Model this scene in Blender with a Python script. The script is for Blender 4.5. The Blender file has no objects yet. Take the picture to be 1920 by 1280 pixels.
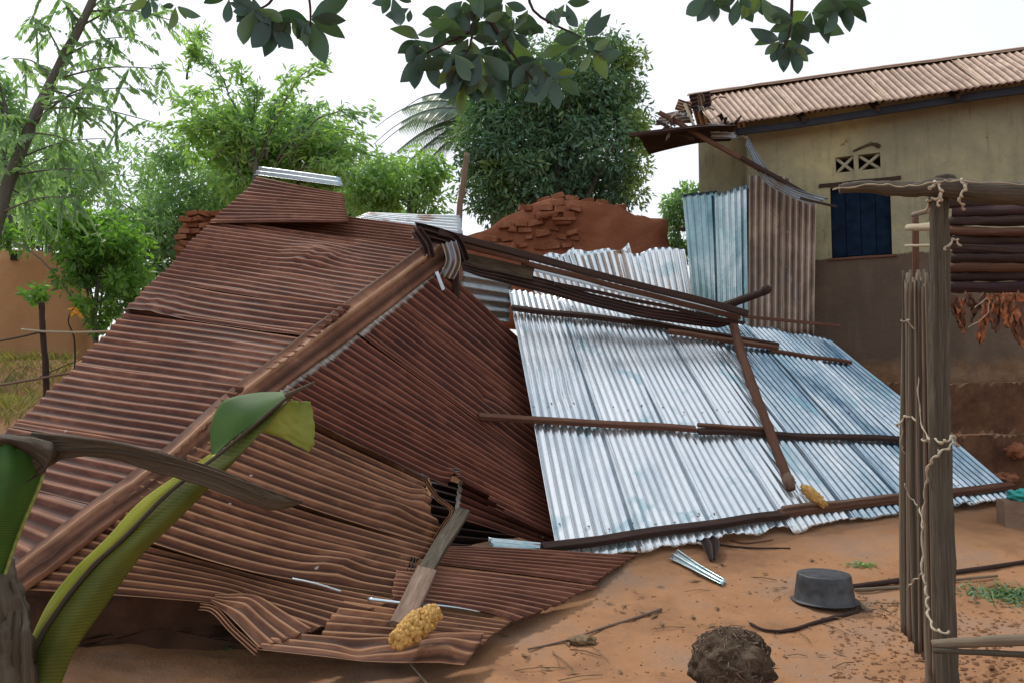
import bpy, math, random
import numpy as np
from mathutils import Vector, noise, Matrix
R = math.radians
rnd = random.Random(7)
nr = np.random.RandomState(5)
scene = bpy.context.scene
col = scene.collection

# ------------------------------------------------------------------ camera
F, CX, CY, CAMZ, PITCH = 1500.0, 960.0, 640.0, 1.55, math.atan(100/1500)
cam = bpy.data.cameras.new('camera'); camo = bpy.data.objects.new('camera', cam); col.objects.link(camo)
camo.location = (0, 0, CAMZ); camo.rotation_euler = (R(90)+PITCH, 0, 0)
cam.sensor_width = 36; cam.lens = 36*F/1920; cam.clip_start = .05; cam.clip_end = 500
scene.camera = camo
# ------------------------------------------------------------------ light: bright hazy overcast, high soft sun from back left
SUN_EL, SUN_AZ = R(56), R(-38)
w = bpy.data.worlds.new("World"); scene.world = w; w.use_nodes = True
nt = w.node_tree; nt.nodes.clear()
sky = nt.nodes.new('ShaderNodeTexSky'); sky.sky_type = 'NISHITA'; sky.sun_disc = False
sky.sun_elevation = SUN_EL; sky.sun_rotation = SUN_AZ; sky.dust_density = 3
b1 = nt.nodes.new('ShaderNodeBackground'); b1.inputs['Strength'].default_value = .05
b2 = nt.nodes.new('ShaderNodeBackground'); b2.inputs['Color'].default_value = (.93, .975, 1, 1); b2.inputs['Strength'].default_value = .88
tcw = nt.nodes.new('ShaderNodeTexCoord'); nzw = nt.nodes.new('ShaderNodeTexNoise'); nzw.inputs['Scale'].default_value = 1.6; nzw.inputs['Detail'].default_value = 5
rmw = nt.nodes.new('ShaderNodeValToRGB'); rmw.color_ramp.elements[0].position = .3; rmw.color_ramp.elements[0].color = (.80, .88, .93, 1)
rmw.color_ramp.elements[1].position = .62; rmw.color_ramp.elements[1].color = (1.0, 1.0, 1.0, 1)
nt.links.new(tcw.outputs['Generated'], nzw.inputs['Vector']); nt.links.new(nzw.outputs[0], rmw.inputs[0]); nt.links.new(rmw.outputs[0], b2.inputs['Color'])
ad = nt.nodes.new('ShaderNodeAddShader'); wo = nt.nodes.new('ShaderNodeOutputWorld')
nt.links.new(sky.outputs[0], b1.inputs['Color']); nt.links.new(b1.outputs[0], ad.inputs[0])
nt.links.new(b2.outputs[0], ad.inputs[1]); nt.links.new(ad.outputs[0], wo.inputs['Surface'])
sl = bpy.data.lights.new('sun', 'SUN'); so = bpy.data.objects.new('sun', sl); col.objects.link(so)
sl.energy = 2.1; sl.angle = R(7); sl.color = (1, .96, .88)
sd = Vector((math.sin(SUN_AZ)*math.cos(SUN_EL), math.cos(SUN_AZ)*math.cos(SUN_EL), math.sin(SUN_EL)))
so.rotation_euler = sd.to_track_quat('Z', 'Y').to_euler(); so.location = (0, 0, 20)
vs = scene.view_settings; vs.view_transform = 'Standard'; vs.look = 'None'; vs.exposure = 0; vs.gamma = 1; vs.use_curve_mapping = False

# ------------------------------------------------------------------ helpers
SP, CP = math.sin(PITCH), math.cos(PITCH)
CAM = Vector((0, 0, CAMZ))
def ray(px, py):
    a, b = (px-CX)/F, (CY-py)/F
    return Vector((a, CP-SP*b, SP+CP*b))
def U(px, py, D):
    d = ray(px, py); return CAM + d*(D/d.y)
def UZ(px, py, z):
    d = ray(px, py); return CAM + d*((z-CAMZ)/d.z)
def proj(P):
    v = P-CAM; f = v.y*CP+v.z*SP; u = -v.y*SP+v.z*CP
    return CX+F*v.x/f, CY-F*u/f
def sm(a, b, x):
    t = min(1, max(0, (x-a)/(b-a))); return t*t*(3-2*t)
def N3(x, y, z=0): return noise.noise(Vector((x, y, z)))
WP, WN, WD = Vector((5.69, 9.0, 0)), Vector((.427, .904, 0)), Vector((.904, -.427, 0))
def hgt(x, y):
    h = .42*sm(4.6, 8.8, y) + 1.1*sm(8.9, 10.6, y)
    h += 1.0*sm(-2.7, -4.2, x)*sm(5.2, 8.2, y)*(1-.6*sm(9, 11, y))
    s = (x-WP.x)*WN.x+(y-WP.y)*WN.y
    if x > 1.5:
        n = .14*N3(x*2.1, y*2.1, 3)+.05*N3(x*7, y*7, 4)
        bk = sm(1.5, 3.2, x)
        t = .55*sm(-.42, -.30, s+n)+.45*sm(-.2, -.08, s+n*.6)
        h = max(h, h*(1-bk)+bk*(h+(1.70-h)*t))
    h += .14*math.exp(-(((x-2.95)/.5)**2+((y-4.3)/.45)**2))
    if 2 < y < 12:
        h += .03*N3(x*.9, y*.9, 1)+.016*N3(x*3.5, y*3.5, 2)+.010*N3(x*9, y*9, 5)
        m = math.exp(-(((x-2.7)/.8)**2+((y-4.5)/.8)**2))
        h += m*(.030*N3(x*13, y*13, 6)+.018*N3(x*27, y*27, 6))
    if y > 14: h += .25*N3(x*.1, y*.1, 8)
    return h
def GH(px, py, up=0):
    lo, hi = 2.0, 30.0
    d = ray(px, py)
    t = 2.0
    while t < 40:
        P = CAM+d*t
        if P.z < hgt(P.x, P.y)+up: break
        t += .03
    return CAM+d*t

def tag(o, label=None, cat=None, group=None, kind=None):
    if label: o['label'] = label
    if cat: o['category'] = cat
    if group: o['group'] = group
    if kind: o['kind'] = kind
    return o
def thing(name, label, cat, loc, group=None):
    o = bpy.data.objects.new(name, None); col.objects.link(o); o.location = loc; o.empty_display_size = .1
    tag(o, label, cat, group); return o
def obj(name, verts, faces, mat, parent=None, smooth=True, uv=None, tint=None):
    me = bpy.data.meshes.new(name)
    me.from_pydata([tuple(v) for v in verts] if not isinstance(verts, np.ndarray) else verts.tolist(), [], faces if not isinstance(faces, np.ndarray) else faces.tolist())
    if smooth: me.polygons.foreach_set('use_smooth', [True]*len(me.polygons))
    if uv is not None:
        l = me.uv_layers.new(name='UVMap')
        vi = np.empty(len(me.loops), dtype=np.int32); me.loops.foreach_get('vertex_index', vi)
        l.data.foreach_set('uv', np.asarray(uv, dtype=np.float32)[vi].ravel())
    if tint is not None:
        a = me.attributes.new('tint', 'FLOAT', 'POINT'); a.data.foreach_set('value', np.asarray(tint, dtype=np.float32))
    me.materials.append(mat); me.update()
    o = bpy.data.objects.new(name, me); col.objects.link(o)
    if parent:
        o.parent = parent
        o.matrix_parent_inverse = Matrix.Translation(-parent.location) if parent.type == 'EMPTY' else Matrix.Identity(4)
    return o
class MB:
    def __init__(s): s.v = []; s.f = []
    def add(s, v, f):
        n = len(s.v); s.v += [Vector(p) for p in v]; s.f += [tuple(i+n for i in q) for q in f]; return s
    def box(s, c, ax, ay, az):
        c = Vector(c); v = [c+ax*i+ay*j+az*k for i in (-1, 1) for j in (-1, 1) for k in (-1, 1)]
        return s.add(v, [(0, 1, 3, 2), (4, 6, 7, 5), (0, 4, 5, 1), (2, 3, 7, 6), (0, 2, 6, 4), (1, 5, 7, 3)])
    def tube(s, pts, rad, n=8, wob=0, sd=0, flute=0):
        pts = [Vector(p) for p in pts]
        if not isinstance(rad, (list, tuple)): rad = [rad]*len(pts)
        k = len(pts); vv = []; ff = []
        t0 = (pts[1]-pts[0]).normalized(); ref = t0.orthogonal().normalized()
        for i, p in enumerate(pts):
            t = (pts[min(i+1, k-1)]-pts[max(i-1, 0)]).normalized()
            ref = (ref-t*ref.dot(t)).normalized(); bi = t.cross(ref)
            for j in range(n):
                a = 2*math.pi*j/n
                r = rad[i]*(1+wob*N3(i*.6+sd, math.cos(a)*1.3, math.sin(a)*1.3+sd*2))
                if flute: r *= 1+flute*N3(math.cos(a)*5+sd, math.sin(a)*5, i*.12)
                vv.append(p+(ref*math.cos(a)+bi*math.sin(a))*r)
        for i in range(k-1):
            for j in range(n):
                a, b = i*n+j, i*n+(j+1) % n
                ff.append((a, b, b+n, a+n))
        ff.append(tuple(range(n))[::-1]); ff.append(tuple((k-1)*n+j for j in range(n)))
        return s.add(vv, ff)
    def build(s, name, mat, parent=None, smooth=True): return obj(name, s.v, s.f, mat, parent, smooth)
def spline(pts, m):
    pts = [Vector(p) for p in pts]; n = len(pts); out = []
    if n == 2: return [pts[0].lerp(pts[1], i/m) for i in range(m+1)]
    for i in range(n-1):
        a = pts[max(i-1, 0)]; b = pts[i]; c = pts[i+1]; d = pts[min(i+2, n-1)]
        for j in range(m):
            t = j/m
            out.append(.5*((2*b)+(c-a)*t+(2*a-5*b+4*c-d)*t*t+(3*b-a-3*c+d)*t**3))
    out.append(pts[-1]); return out
def beam(name, p0, p1, w, h, mat, parent=None, up=Vector((0, 0, 1)), seed=0, seg=14, taper=1.0, bow=.012):
    """sawn timber with slightly uneven faces and broken ends"""
    p0, p1 = Vector(p0), Vector(p1); t = (p1-p0).normalized(); sx = t.cross(up).normalized(); uy = sx.cross(t)
    v = []; f = []
    prof = [(-1, -.8), (-.85, -1), (.85, -1), (1, -.8), (1, .8), (.85, 1), (-.85, 1), (-1, .8)]
    L = (p1-p0).length; bow = bow*min(1, (L/2.2)**2)
    for i in range(seg+1):
        q = i/seg; c = p0+(p1-p0)*q
        c = c+sx*bow*N3(q*3, seed, 1)*2+uy*bow*N3(q*3, seed, 9)*2
        k = 1+(taper-1)*q
        for j, (a, b) in enumerate(prof):
            e = .06*N3(q*L*4, j*3.1, seed)
            end = 0
            if i in (0, seg): end = .02*N3(j*2.7, seed*1.3, 4)
            v.append(c+sx*a*w/2*(k+e)+uy*b*h/2*(k+e)+t*end)
    n = 8
    for i in range(seg):
        for j in range(n): f.append((i*n+j, i*n+(j+1) % n, (i+1)*n+(j+1) % n, (i+1)*n+j))
    f.append(tuple(range(n))[::-1]); f.append(tuple(seg*n+j for j in range(n)))
    uv = []
    for i in range(seg+1):
        for j in range(n): uv.append((i/seg*L, j/n))
    o = obj(name, v, f, mat, parent, False, uv); return o
def pole(name, pts, r0, r1, mat, parent=None, m=5, n=9, wob=.25, seed=0, flute=0):
    P = spline(pts, m); k = len(P)
    rr = [r0+(r1-r0)*i/(k-1) for i in range(k)]
    mb = MB(); mb.tube(P, rr, n, wob, seed, flute); o = mb.build(name, mat, parent)
    L = 0; uv = []
    for i in range(k):
        if i: L += (P[i]-P[i-1]).length
        uv += [(L, j/n) for j in range(n)]
    l = o.data.uv_layers.new(name='UVMap')
    vi = np.empty(len(o.data.loops), dtype=np.int32); o.data.loops.foreach_get('vertex_index', vi)
    l.data.foreach_set('uv', np.asarray(uv, dtype=np.float32)[vi].ravel())
    return o

def sheet(st, mat, parent=None, name='corrugated_sheet', ribs=None, amp=.0105, nv=26, dent=.012, rag=.02, off=0.0, seed=None,
          vext=(0, 0), uext=(0, 0), kinks=(), pitch=.078, curl=0, smooth_st=True, lift=0, thick=.0016, per=9, holes=()):
    """corrugated sheet: stations (A,B) run along the ribs, ribs counted from A to B"""
    seed = rnd.uniform(0, 99) if seed is None else seed
    st = [(Vector(a), Vector(b)) for a, b in st]
    wid = sum((a-b).length for a, b in st)/len(st)
    if ribs is None: ribs = max(2, round(wid/pitch))
    nu = max(8, int(ribs*per))
    A = [a for a, b in st]; B = [b for a, b in st]
    m = max(1, nv//(len(st)-1)) if len(st) > 2 else nv
    if len(st) == 2 or not smooth_st:
        PA = []; PB = []
        for i in range(len(st)-1):
            for j in range(m): PA.append(A[i].lerp(A[i+1], j/m)); PB.append(B[i].lerp(B[i+1], j/m))
        PA.append(A[-1]); PB.append(B[-1])
    else: PA = spline(A, m); PB = spline(B, m)
    if vext[0]: PA[0] = PA[0]+(PA[0]-PA[1]).normalized()*vext[0]; PB[0] = PB[0]+(PB[0]-PB[1]).normalized()*vext[0]
    if vext[1]: PA[-1] = PA[-1]+(PA[-1]-PA[-2]).normalized()*vext[1]; PB[-1] = PB[-1]+(PB[-1]-PB[-2]).normalized()*vext[1]
    k = len(PA); L = sum((PA[i+1].lerp(PB[i+1], .5)-PA[i].lerp(PB[i], .5)).length for i in range(k-1))
    v = []; uv = []; f = []
    for i in range(k):
        tv = ((PA[min(i+1, k-1)]-PA[max(i-1, 0)])+(PB[min(i+1, k-1)]-PB[max(i-1, 0)])).normalized()
        nrm = (PB[i]-PA[i]).cross(tv).normalized()
        if nrm.dot(CAM-PA[i].lerp(PB[i], .5)) < 0: nrm = -nrm
        q = i/(k-1)
        du = (PB[i]-PA[i]); W = du.length; du = du.normalized()
        for j in range(nu+1):
            u = j/nu; ue = -uext[0]/W + u*(1+(uext[0]+uext[1])/W)
            p = PA[i]+du*(W*ue)
            x, y = u*wid, q*L
            d = dent*(N3(x*1.6+seed, y*.7, seed)*1.1+.22*N3(x*5+seed, y*2.2, seed+7))
            for (ku, kv, kr, ka) in kinks:
                g = math.exp(-((x-ku*wid)**2+(y-kv*L)**2)/(kr*kr)); d += ka*g*(1+.6*N3(x*9, y*9, seed))
            am = amp*(1+.35*N3(x*1.5, y*.8, seed+3))
            wv = math.cos(2*math.pi*ribs*u); wv = wv*.86+.14*math.cos(4*math.pi*ribs*u)
            e = off+lift*(1-u)+am*wv+d
            if curl: e += curl*(q**3)
            p = p+nrm*e
            if rag and (i == 0 or i == k-1):
                p = p+tv*rag*N3(u*ribs*.35, seed, i)*1.2
            # drift of ribs
            p = p+du*.003*N3(x*1.2, y*.9, seed+11)
            v.append(p); uv.append((u*ribs, y))
    n1 = nu+1
    for i in range(k-1):
        for j in range(nu):
            uu, vv2 = j/nu, i/k; jt = .05*N3(uu*9, vv2*9, 5)
            if any(a < uu+jt < b and c < vv2+jt < d for (a, b, c, d) in holes): continue
            f.append((i*n1+j, i*n1+j+1, (i+1)*n1+j+1, (i+1)*n1+j))
    o = obj(name, v, f, mat, parent, True, uv)
    md = o.modifiers.new('thickness', 'SOLIDIFY'); md.thickness = thick; md.offset = 0
    return o
def loft(name, rows, mat, parent=None, mu=4, mv=5, thick=.003, dent=0, seed=0, smooth=True):
    R2 = [spline([U(*p) for p in r], mu) for r in rows]
    colsn = len(R2[0]); C = [spline([r[j] for r in R2], mv) for j in range(colsn)]
    k = len(C[0]); v = []; uv = []
    for i in range(k):
        for j in range(colsn):
            p = C[j][i].copy()
            if dent: p = p+Vector((N3(i*.5, j*.5, seed), N3(i*.5, j*.5, seed+5), N3(i*.5, j*.5, seed+9)))*dent
            v.append(p); uv.append((i/(k-1)*2, j/(colsn-1)))
    f = [(i*colsn+j, i*colsn+j+1, (i+1)*colsn+j+1, (i+1)*colsn+j) for i in range(k-1) for j in range(colsn-1)]
    o = obj(name, v, f, mat, parent, smooth, uv)
    md = o.modifiers.new('thickness', 'SOLIDIFY'); md.thickness = thick; md.offset = 0
    return o
def blob(name, c, rx, ry, rz, mat, parent=None, n=14, amp=.15, fr=3, seed=0, axis=None):
    v = []; f = []; m = n*2
    for i in range(n+1):
        th = math.pi*i/n
        for j in range(m):
            ph = 2*math.pi*j/m
            d = Vector((math.sin(th)*math.cos(ph), math.sin(th)*math.sin(ph), math.cos(th)))
            k = 1+amp*noise.fractal(d*fr+Vector((seed, seed, 0)), 1, 2, 4)
            v.append(Vector((d.x*rx, d.y*ry, d.z*rz))*k)
    for i in range(n):
        for j in range(m): f.append((i*m+j, (i+1)*m+j, (i+1)*m+(j+1) % m, i*m+(j+1) % m))
    q = Vector((1, 0, 0)).rotation_difference(axis) if axis else None
    v = [(q @ p if q else p)+Vector(c) for p in v]
    return obj(name, v, f, mat, parent)

# ------------------------------------------------------------------ materials
class NM:
    def __init__(s, name):
        s.m = bpy.data.materials.new(name); s.m.use_nodes = True; s.t = s.m.node_tree; s.n = s.t.nodes; s.l = s.t.links
        s.b = s.n['Principled BSDF']
    def new(s, t, **kw):
        n = s.n.new(t)
        for k, v in kw.items():
            if k in n.inputs: n.inputs[k].default_value = v
            else: setattr(n, k, v)
        return n
    def coord(s, kind='pos', scale=(1, 1, 1)):
        if kind == 'pos': g = s.new('ShaderNodeNewGeometry'); o = g.outputs['Position']
        elif kind == 'uv': g = s.new('ShaderNodeTexCoord'); o = g.outputs['UV']
        else: g = s.new('ShaderNodeTexCoord'); o = g.outputs['Object']
        oi = s.new('ShaderNodeObjectInfo')
        mm = s.new('ShaderNodeMath', operation='MULTIPLY'); mm.inputs[1].default_value = 57 if kind == 'uv' else 0
        s.l.new(oi.outputs['Random'], mm.inputs[0])
        mp = s.new('ShaderNodeMapping'); mp.inputs['Scale'].default_value = scale
        s.l.new(o, mp.inputs['Vector']); s.l.new(mm.outputs[0], mp.inputs['Location'])
        return mp.outputs[0]
    def noise(s, vec, scale, detail=4, rough=.6, dist=0):
        n = s.new('ShaderNodeTexNoise'); n.inputs['Scale'].default_value = scale; n.inputs['Detail'].default_value = detail
        n.inputs['Roughness'].default_value = rough; n.inputs['Distortion'].default_value = dist
        s.l.new(vec, n.inputs['Vector']); return n.outputs[0]
    def ramp(s, fac, stops):
        r = s.new('ShaderNodeValToRGB'); e = r.color_ramp.elements
        while len(e) < len(stops): e.new(.5)
        for i, (p, c) in enumerate(stops):
            e[i].position = p; e[i].color = (c[0], c[1], c[2], 1) if hasattr(c, '__len__') else (c, c, c, 1)
        s.l.new(fac, r.inputs[0]); return r.outputs[0]
    def mix(s, fac, a, b, mode='MIX'):
        n = s.new('ShaderNodeMix', data_type='RGBA', blend_type=mode)
        for sock, val in ((n.inputs[0], fac), (n.inputs[6], a), (n.inputs[7], b)):
            if isinstance(val, bpy.types.NodeSocket): s.l.new(val, sock)
            elif hasattr(val, '__len__'): sock.default_value = (*val[:3], 1)
            else: sock.default_value = val
        return n.outputs[2]
    def math(s, op, a, b=None):
        n = s.new('ShaderNodeMath', operation=op)
        for i, val in enumerate((a, b)):
            if val is None: continue
            if isinstance(val, bpy.types.NodeSocket): s.l.new(val, n.inputs[i])
            else: n.inputs[i].default_value = val
        return n.outputs[0]
    def bump(s, h, strength=.4, dist=.02):
        n = s.new('ShaderNodeBump'); n.inputs['Strength'].default_value = strength; n.inputs['Distance'].default_value = dist
        s.l.new(h, n.inputs['Height']); s.l.new(n.outputs[0], s.b.inputs['Normal'])
    def set(s, c=None, rough=None, metal=None, spec=None):
        for k, v in (('Base Color', c), ('Roughness', rough), ('Metallic', metal), ('Specular IOR Level', spec)):
            if v is None: continue
            if isinstance(v, bpy.types.NodeSocket): s.l.new(v, s.b.inputs[k])
            elif hasattr(v, '__len__'): s.b.inputs[k].default_value = (*v[:3], 1)
            else: s.b.inputs[k].default_value = v
        return s.m

def rust_mat(name, dark, mid, light, silver=.0, tipsilver=False):
    k = NM(name); uv = k.coord('uv', (.08, 1, 1))
    n1 = k.noise(k.coord('uv', (.16, .8, 1)), 2.2, 6, .7, .6)
    uv2 = k.coord('uv', (.9, .35, 1)); n2 = k.noise(uv2, 3, 4, .7)
    c = k.ramp(n1, [(.34, tuple(x*.75 for x in dark)), (.5, mid), (.66, tuple(x*1.25 for x in light))])
    n6 = k.noise(k.coord('uv', (.078, .8, 1)), 1.3, 5, .7, .8)
    c = k.mix(k.ramp(n6, [(.56, 0), (.66, .75)]), c, (dark[0]*.8, dark[1]*1.0, dark[2]*1.15))
    c = k.mix(k.ramp(n6, [(.30, .75), (.40, 0)]), c, (light[0]*1.35, light[1]*1.25, light[2]*1.0))
    c = k.mix(k.ramp(n2, [(.35, 0), (.75, .6)]), c, k.mix(.5, light, mid))
    # broad differences from sheet to sheet
    oi = k.new('ShaderNodeObjectInfo')
    c = k.mix(k.ramp(oi.outputs['Random'], [(0, .0), (1, .38)]), c, dark)
    # highlight painted on the crests, dirt and painted shade in the valleys
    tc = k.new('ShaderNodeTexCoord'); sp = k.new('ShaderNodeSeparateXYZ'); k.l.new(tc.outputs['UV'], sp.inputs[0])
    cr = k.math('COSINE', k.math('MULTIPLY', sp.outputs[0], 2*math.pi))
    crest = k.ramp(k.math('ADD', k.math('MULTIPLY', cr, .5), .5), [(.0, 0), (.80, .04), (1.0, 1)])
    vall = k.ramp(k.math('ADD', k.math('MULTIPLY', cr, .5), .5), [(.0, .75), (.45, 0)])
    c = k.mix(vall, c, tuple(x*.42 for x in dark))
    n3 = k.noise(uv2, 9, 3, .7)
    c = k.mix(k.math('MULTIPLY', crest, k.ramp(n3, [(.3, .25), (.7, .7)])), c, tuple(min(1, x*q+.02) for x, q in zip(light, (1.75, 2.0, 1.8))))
    # small flakes and specks
    sc = k.coord('uv', (.078, 1, 1))
    vo = k.new('ShaderNodeTexVoronoi'); vo.inputs['Scale'].default_value = 5; k.l.new(sc, vo.inputs['Vector'])
    spk = k.ramp(vo.outputs['Distance'], [(.035, 1), (.06, 0)])
    pick = k.ramp(vo.outputs['Color'], [(.66, 0), (.68, 1)])
    c = k.mix(k.math('MULTIPLY', spk, pick), c, (.38, .3, .27))
    met = .0
    if silver:
        n4 = k.noise(k.coord('uv', (.12, .7, 1)), 2.0, 3, .5)
        ms = k.ramp(n4, [(1-silver-.03, 0), (1-silver, .9)])
        c = k.mix(ms, c, (.33, .34, .38)); met = k.math('MULTIPLY', ms, .7)
    if tipsilver:
        tp = k.ramp(k.math('ADD', sp.outputs[1], k.math('MULTIPLY', k.noise(uv2, 6), .05)), [(.055, .85), (.075, 0)])
        c = k.mix(tp, c, (.5, .5, .47))
    k.set(c, k.ramp(n2, [(.3, .55), (.7, .85)]), met, .2)
    k.bump(k.noise(k.coord('uv', (.078, 1, 1)), 60, 5, .7), .25, .004)
    return k.m
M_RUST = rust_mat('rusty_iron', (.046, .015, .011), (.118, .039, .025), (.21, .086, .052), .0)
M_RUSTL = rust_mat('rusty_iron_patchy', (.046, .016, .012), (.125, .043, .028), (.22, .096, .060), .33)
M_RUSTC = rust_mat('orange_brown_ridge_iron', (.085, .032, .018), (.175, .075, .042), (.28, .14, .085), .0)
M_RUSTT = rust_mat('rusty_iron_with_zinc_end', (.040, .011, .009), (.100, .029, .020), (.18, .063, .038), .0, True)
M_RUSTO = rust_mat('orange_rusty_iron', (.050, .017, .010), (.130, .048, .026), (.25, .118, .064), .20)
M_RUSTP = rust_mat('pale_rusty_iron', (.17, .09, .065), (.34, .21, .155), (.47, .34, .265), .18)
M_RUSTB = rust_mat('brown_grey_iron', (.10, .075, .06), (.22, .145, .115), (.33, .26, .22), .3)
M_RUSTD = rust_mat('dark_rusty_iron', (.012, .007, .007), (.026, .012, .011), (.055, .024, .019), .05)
def zinc_mat(name, a, b, c3, rough=.34, rust=0):
    k = NM(name); uv = k.coord('uv', (.078, 1, 1)); uvs = k.coord('uv', (.05, .25, 1))
    n1 = k.noise(uvs, 3.5, 5, .6, .5); n2 = k.noise(uv, 22, 3, .6)
    c = k.ramp(n1, [(.32, a), (.5, b), (.7, c3)])
    c = k.mix(.25, c, k.ramp(n2, [(.3, a), (.7, (.95, .97, 1))]), 'MULTIPLY')
    oi = k.new('ShaderNodeObjectInfo'); c = k.mix(k.ramp(oi.outputs['Random'], [(0, 0), (1, .25)]), c, a)
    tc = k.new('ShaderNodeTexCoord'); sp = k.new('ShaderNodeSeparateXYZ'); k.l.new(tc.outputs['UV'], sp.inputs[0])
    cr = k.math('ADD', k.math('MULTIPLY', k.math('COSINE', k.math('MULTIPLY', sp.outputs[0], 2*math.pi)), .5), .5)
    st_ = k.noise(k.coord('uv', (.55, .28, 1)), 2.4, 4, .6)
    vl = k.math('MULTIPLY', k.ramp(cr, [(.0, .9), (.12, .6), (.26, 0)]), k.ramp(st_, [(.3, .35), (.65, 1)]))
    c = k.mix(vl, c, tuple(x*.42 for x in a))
    bl = k.noise(k.coord('uv', (.2, 2.2, 1)), 1.2, 3, .5, .8)
    c = k.mix(k.ramp(bl, [(.60, 0), (.68, .45)]), c, (.20, .42, .48))
    met = .85
    if rust:
        n4 = k.noise(k.coord('uv', (.10, .8, 1)), 2.6, 5, .6)
        ms = k.ramp(n4, [(.62-rust, 0), (.70-rust, .85)])
        c = k.mix(ms, c, (.20, .11, .075)); met = k.math('SUBTRACT', .85, k.math('MULTIPLY', ms, .8))
    k.set(c, k.ramp(n1, [(.3, rough-.08), (.7, rough+.14)]), met, .5)
    k.bump(k.noise(uv, 14, 4, .6), .06, .004)
    return k.m
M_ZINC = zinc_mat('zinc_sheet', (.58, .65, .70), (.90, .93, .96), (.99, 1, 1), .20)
M_ZINCB = zinc_mat('blue_grey_zinc_sheet', (.13, .23, .32), (.52, .63, .71), (.95, .98, 1), .16)  # darker blue stands in for the house reflected in the right-hand sheets
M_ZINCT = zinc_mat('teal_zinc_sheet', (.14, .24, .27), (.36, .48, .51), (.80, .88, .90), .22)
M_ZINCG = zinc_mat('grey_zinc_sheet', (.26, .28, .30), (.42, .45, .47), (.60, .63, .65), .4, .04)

def wood_mat(name, a, b, c3, rough=.8, sc=1, sp=.3):
    k = NM(name); uv = k.coord('uv', (1.2*sc, 9*sc, 1)); p = k.coord('pos', (1, 1, 1))
    n1 = k.noise(uv, 4, 6, .7, .3); n2 = k.noise(p, 5, 4, .6)
    c = k.ramp(n1, [(.3, a), (.52, b), (.75, c3)])
    c = k.mix(k.ramp(n2, [(.35, 0), (.7, .55)]), c, b, 'MIX')
    k.set(c, rough, 0, sp); k.bump(n1, .6, .012); return k.m
M_WDARK = wood_mat('dark_old_timber', (.018, .010, .009), (.045, .024, .018), (.09, .05, .038))
M_WRED = wood_mat('red_brown_timber', (.05, .022, .015), (.12, .055, .034), (.22, .11, .06))
M_WPURP = wood_mat('dark_purple_wood', (.02, .010, .012), (.05, .024, .026), (.10, .055, .05))
M_WGREY = wood_mat('weathered_grey_wood', (.03, .023, .017), (.085, .068, .048), (.18, .148, .108))
M_WTAN = wood_mat('tan_plank_wood', (.10, .060, .042), (.20, .13, .095), (.32, .24, .18))
M_WPALE = wood_mat('pale_stripped_wood', (.22, .18, .12), (.42, .35, .24), (.60, .52, .38))
M_STALK = wood_mat('dry_stalk', (.07, .05, .034), (.19, .145, .10), (.34, .27, .19), .7, .6)
M_BARK = wood_mat('bark', (.05, .05, .042), (.12, .115, .10), (.22, .21, .19), .9, 1.5)
M_ROPE = wood_mat('fibre_rope', (.26, .22, .16), (.42, .36, .27), (.58, .52, .42), .9, 3)

def soil_mat(name, cols, sc=1, bumps=.5):
    k = NM(name); p = k.coord('pos')
    n1 = k.noise(p, .9*sc, 6, .6, .3); n2 = k.noise(p, 7*sc, 5, .7); n3 = k.noise(p, 45*sc, 4, .7)
    c = k.ramp(n1, [(.36, cols[0]), (.5, cols[1]), (.64, cols[2])])
    c = k.mix(k.ramp(n2, [(.35, .0), (.75, .55)]), c, cols[3])
    c = k.mix(k.ramp(n3, [(.60, 0), (.72, .45)]), c, cols[4])
    k.set(c, .92, 0, .2)
    h = k.math('ADD', k.math('MULTIPLY', n2, .7), k.math('MULTIPLY', n3, .3)); k.bump(h, bumps, .05); return k
ks = soil_mat('red_earth', [(.21, .105, .056), (.33, .170, .086), (.26, .175, .13), (.37, .195, .098), (.12, .055, .032)])
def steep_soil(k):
    # steep faces coloured darker: the bank's shade under the eaves put into the soil
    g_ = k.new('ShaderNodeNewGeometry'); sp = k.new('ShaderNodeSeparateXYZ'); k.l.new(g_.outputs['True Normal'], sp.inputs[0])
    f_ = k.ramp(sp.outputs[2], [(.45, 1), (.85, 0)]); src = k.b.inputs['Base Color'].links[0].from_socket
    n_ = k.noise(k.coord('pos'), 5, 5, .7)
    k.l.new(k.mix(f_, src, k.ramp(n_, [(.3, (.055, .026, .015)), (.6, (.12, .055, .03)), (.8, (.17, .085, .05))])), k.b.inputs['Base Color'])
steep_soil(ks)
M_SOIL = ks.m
M_CRUMB = soil_mat('soil_crumbs', [(.27, .14, .075), (.34, .18, .095), (.36, .21, .13), (.36, .20, .11), (.25, .12, .065)], 3).m
M_GRASSY = soil_mat('dry_grassy_earth', [(.13, .12, .04), (.22, .16, .07), (.26, .15, .07), (.30, .22, .10), (.10, .12, .03)]).m
M_MUD = soil_mat('red_mud_wall', [(.20, .070, .035), (.28, .105, .056), (.33, .135, .08), (.24, .085, .045), (.14, .05, .03)], 1.3, .7).m
M_MUDB = soil_mat('mud_brick', [(.19, .065, .032), (.29, .11, .055), (.38, .17, .10), (.25, .09, .05), (.12, .045, .03)], 3, .8).m
M_OCHRE = soil_mat('ochre_mud_wall', [(.33, .175, .078), (.40, .22, .105), (.45, .26, .13), (.37, .20, .095), (.27, .13, .06)], .8, .35).m
M_CLOD = soil_mat('dark_clod', [(.05, .032, .022), (.12, .075, .048), (.22, .155, .105), (.27, .21, .15), (.025, .015, .011)], 9, 1).m
M_GAPSHADE = soil_mat('gap_shade_earth', [(.04, .020, .012), (.07, .034, .020), (.10, .050, .03), (.08, .04, .022), (.02, .01, .007)], 3).m  # near-black earth: shade of the gap under the roof put into the colour
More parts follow.
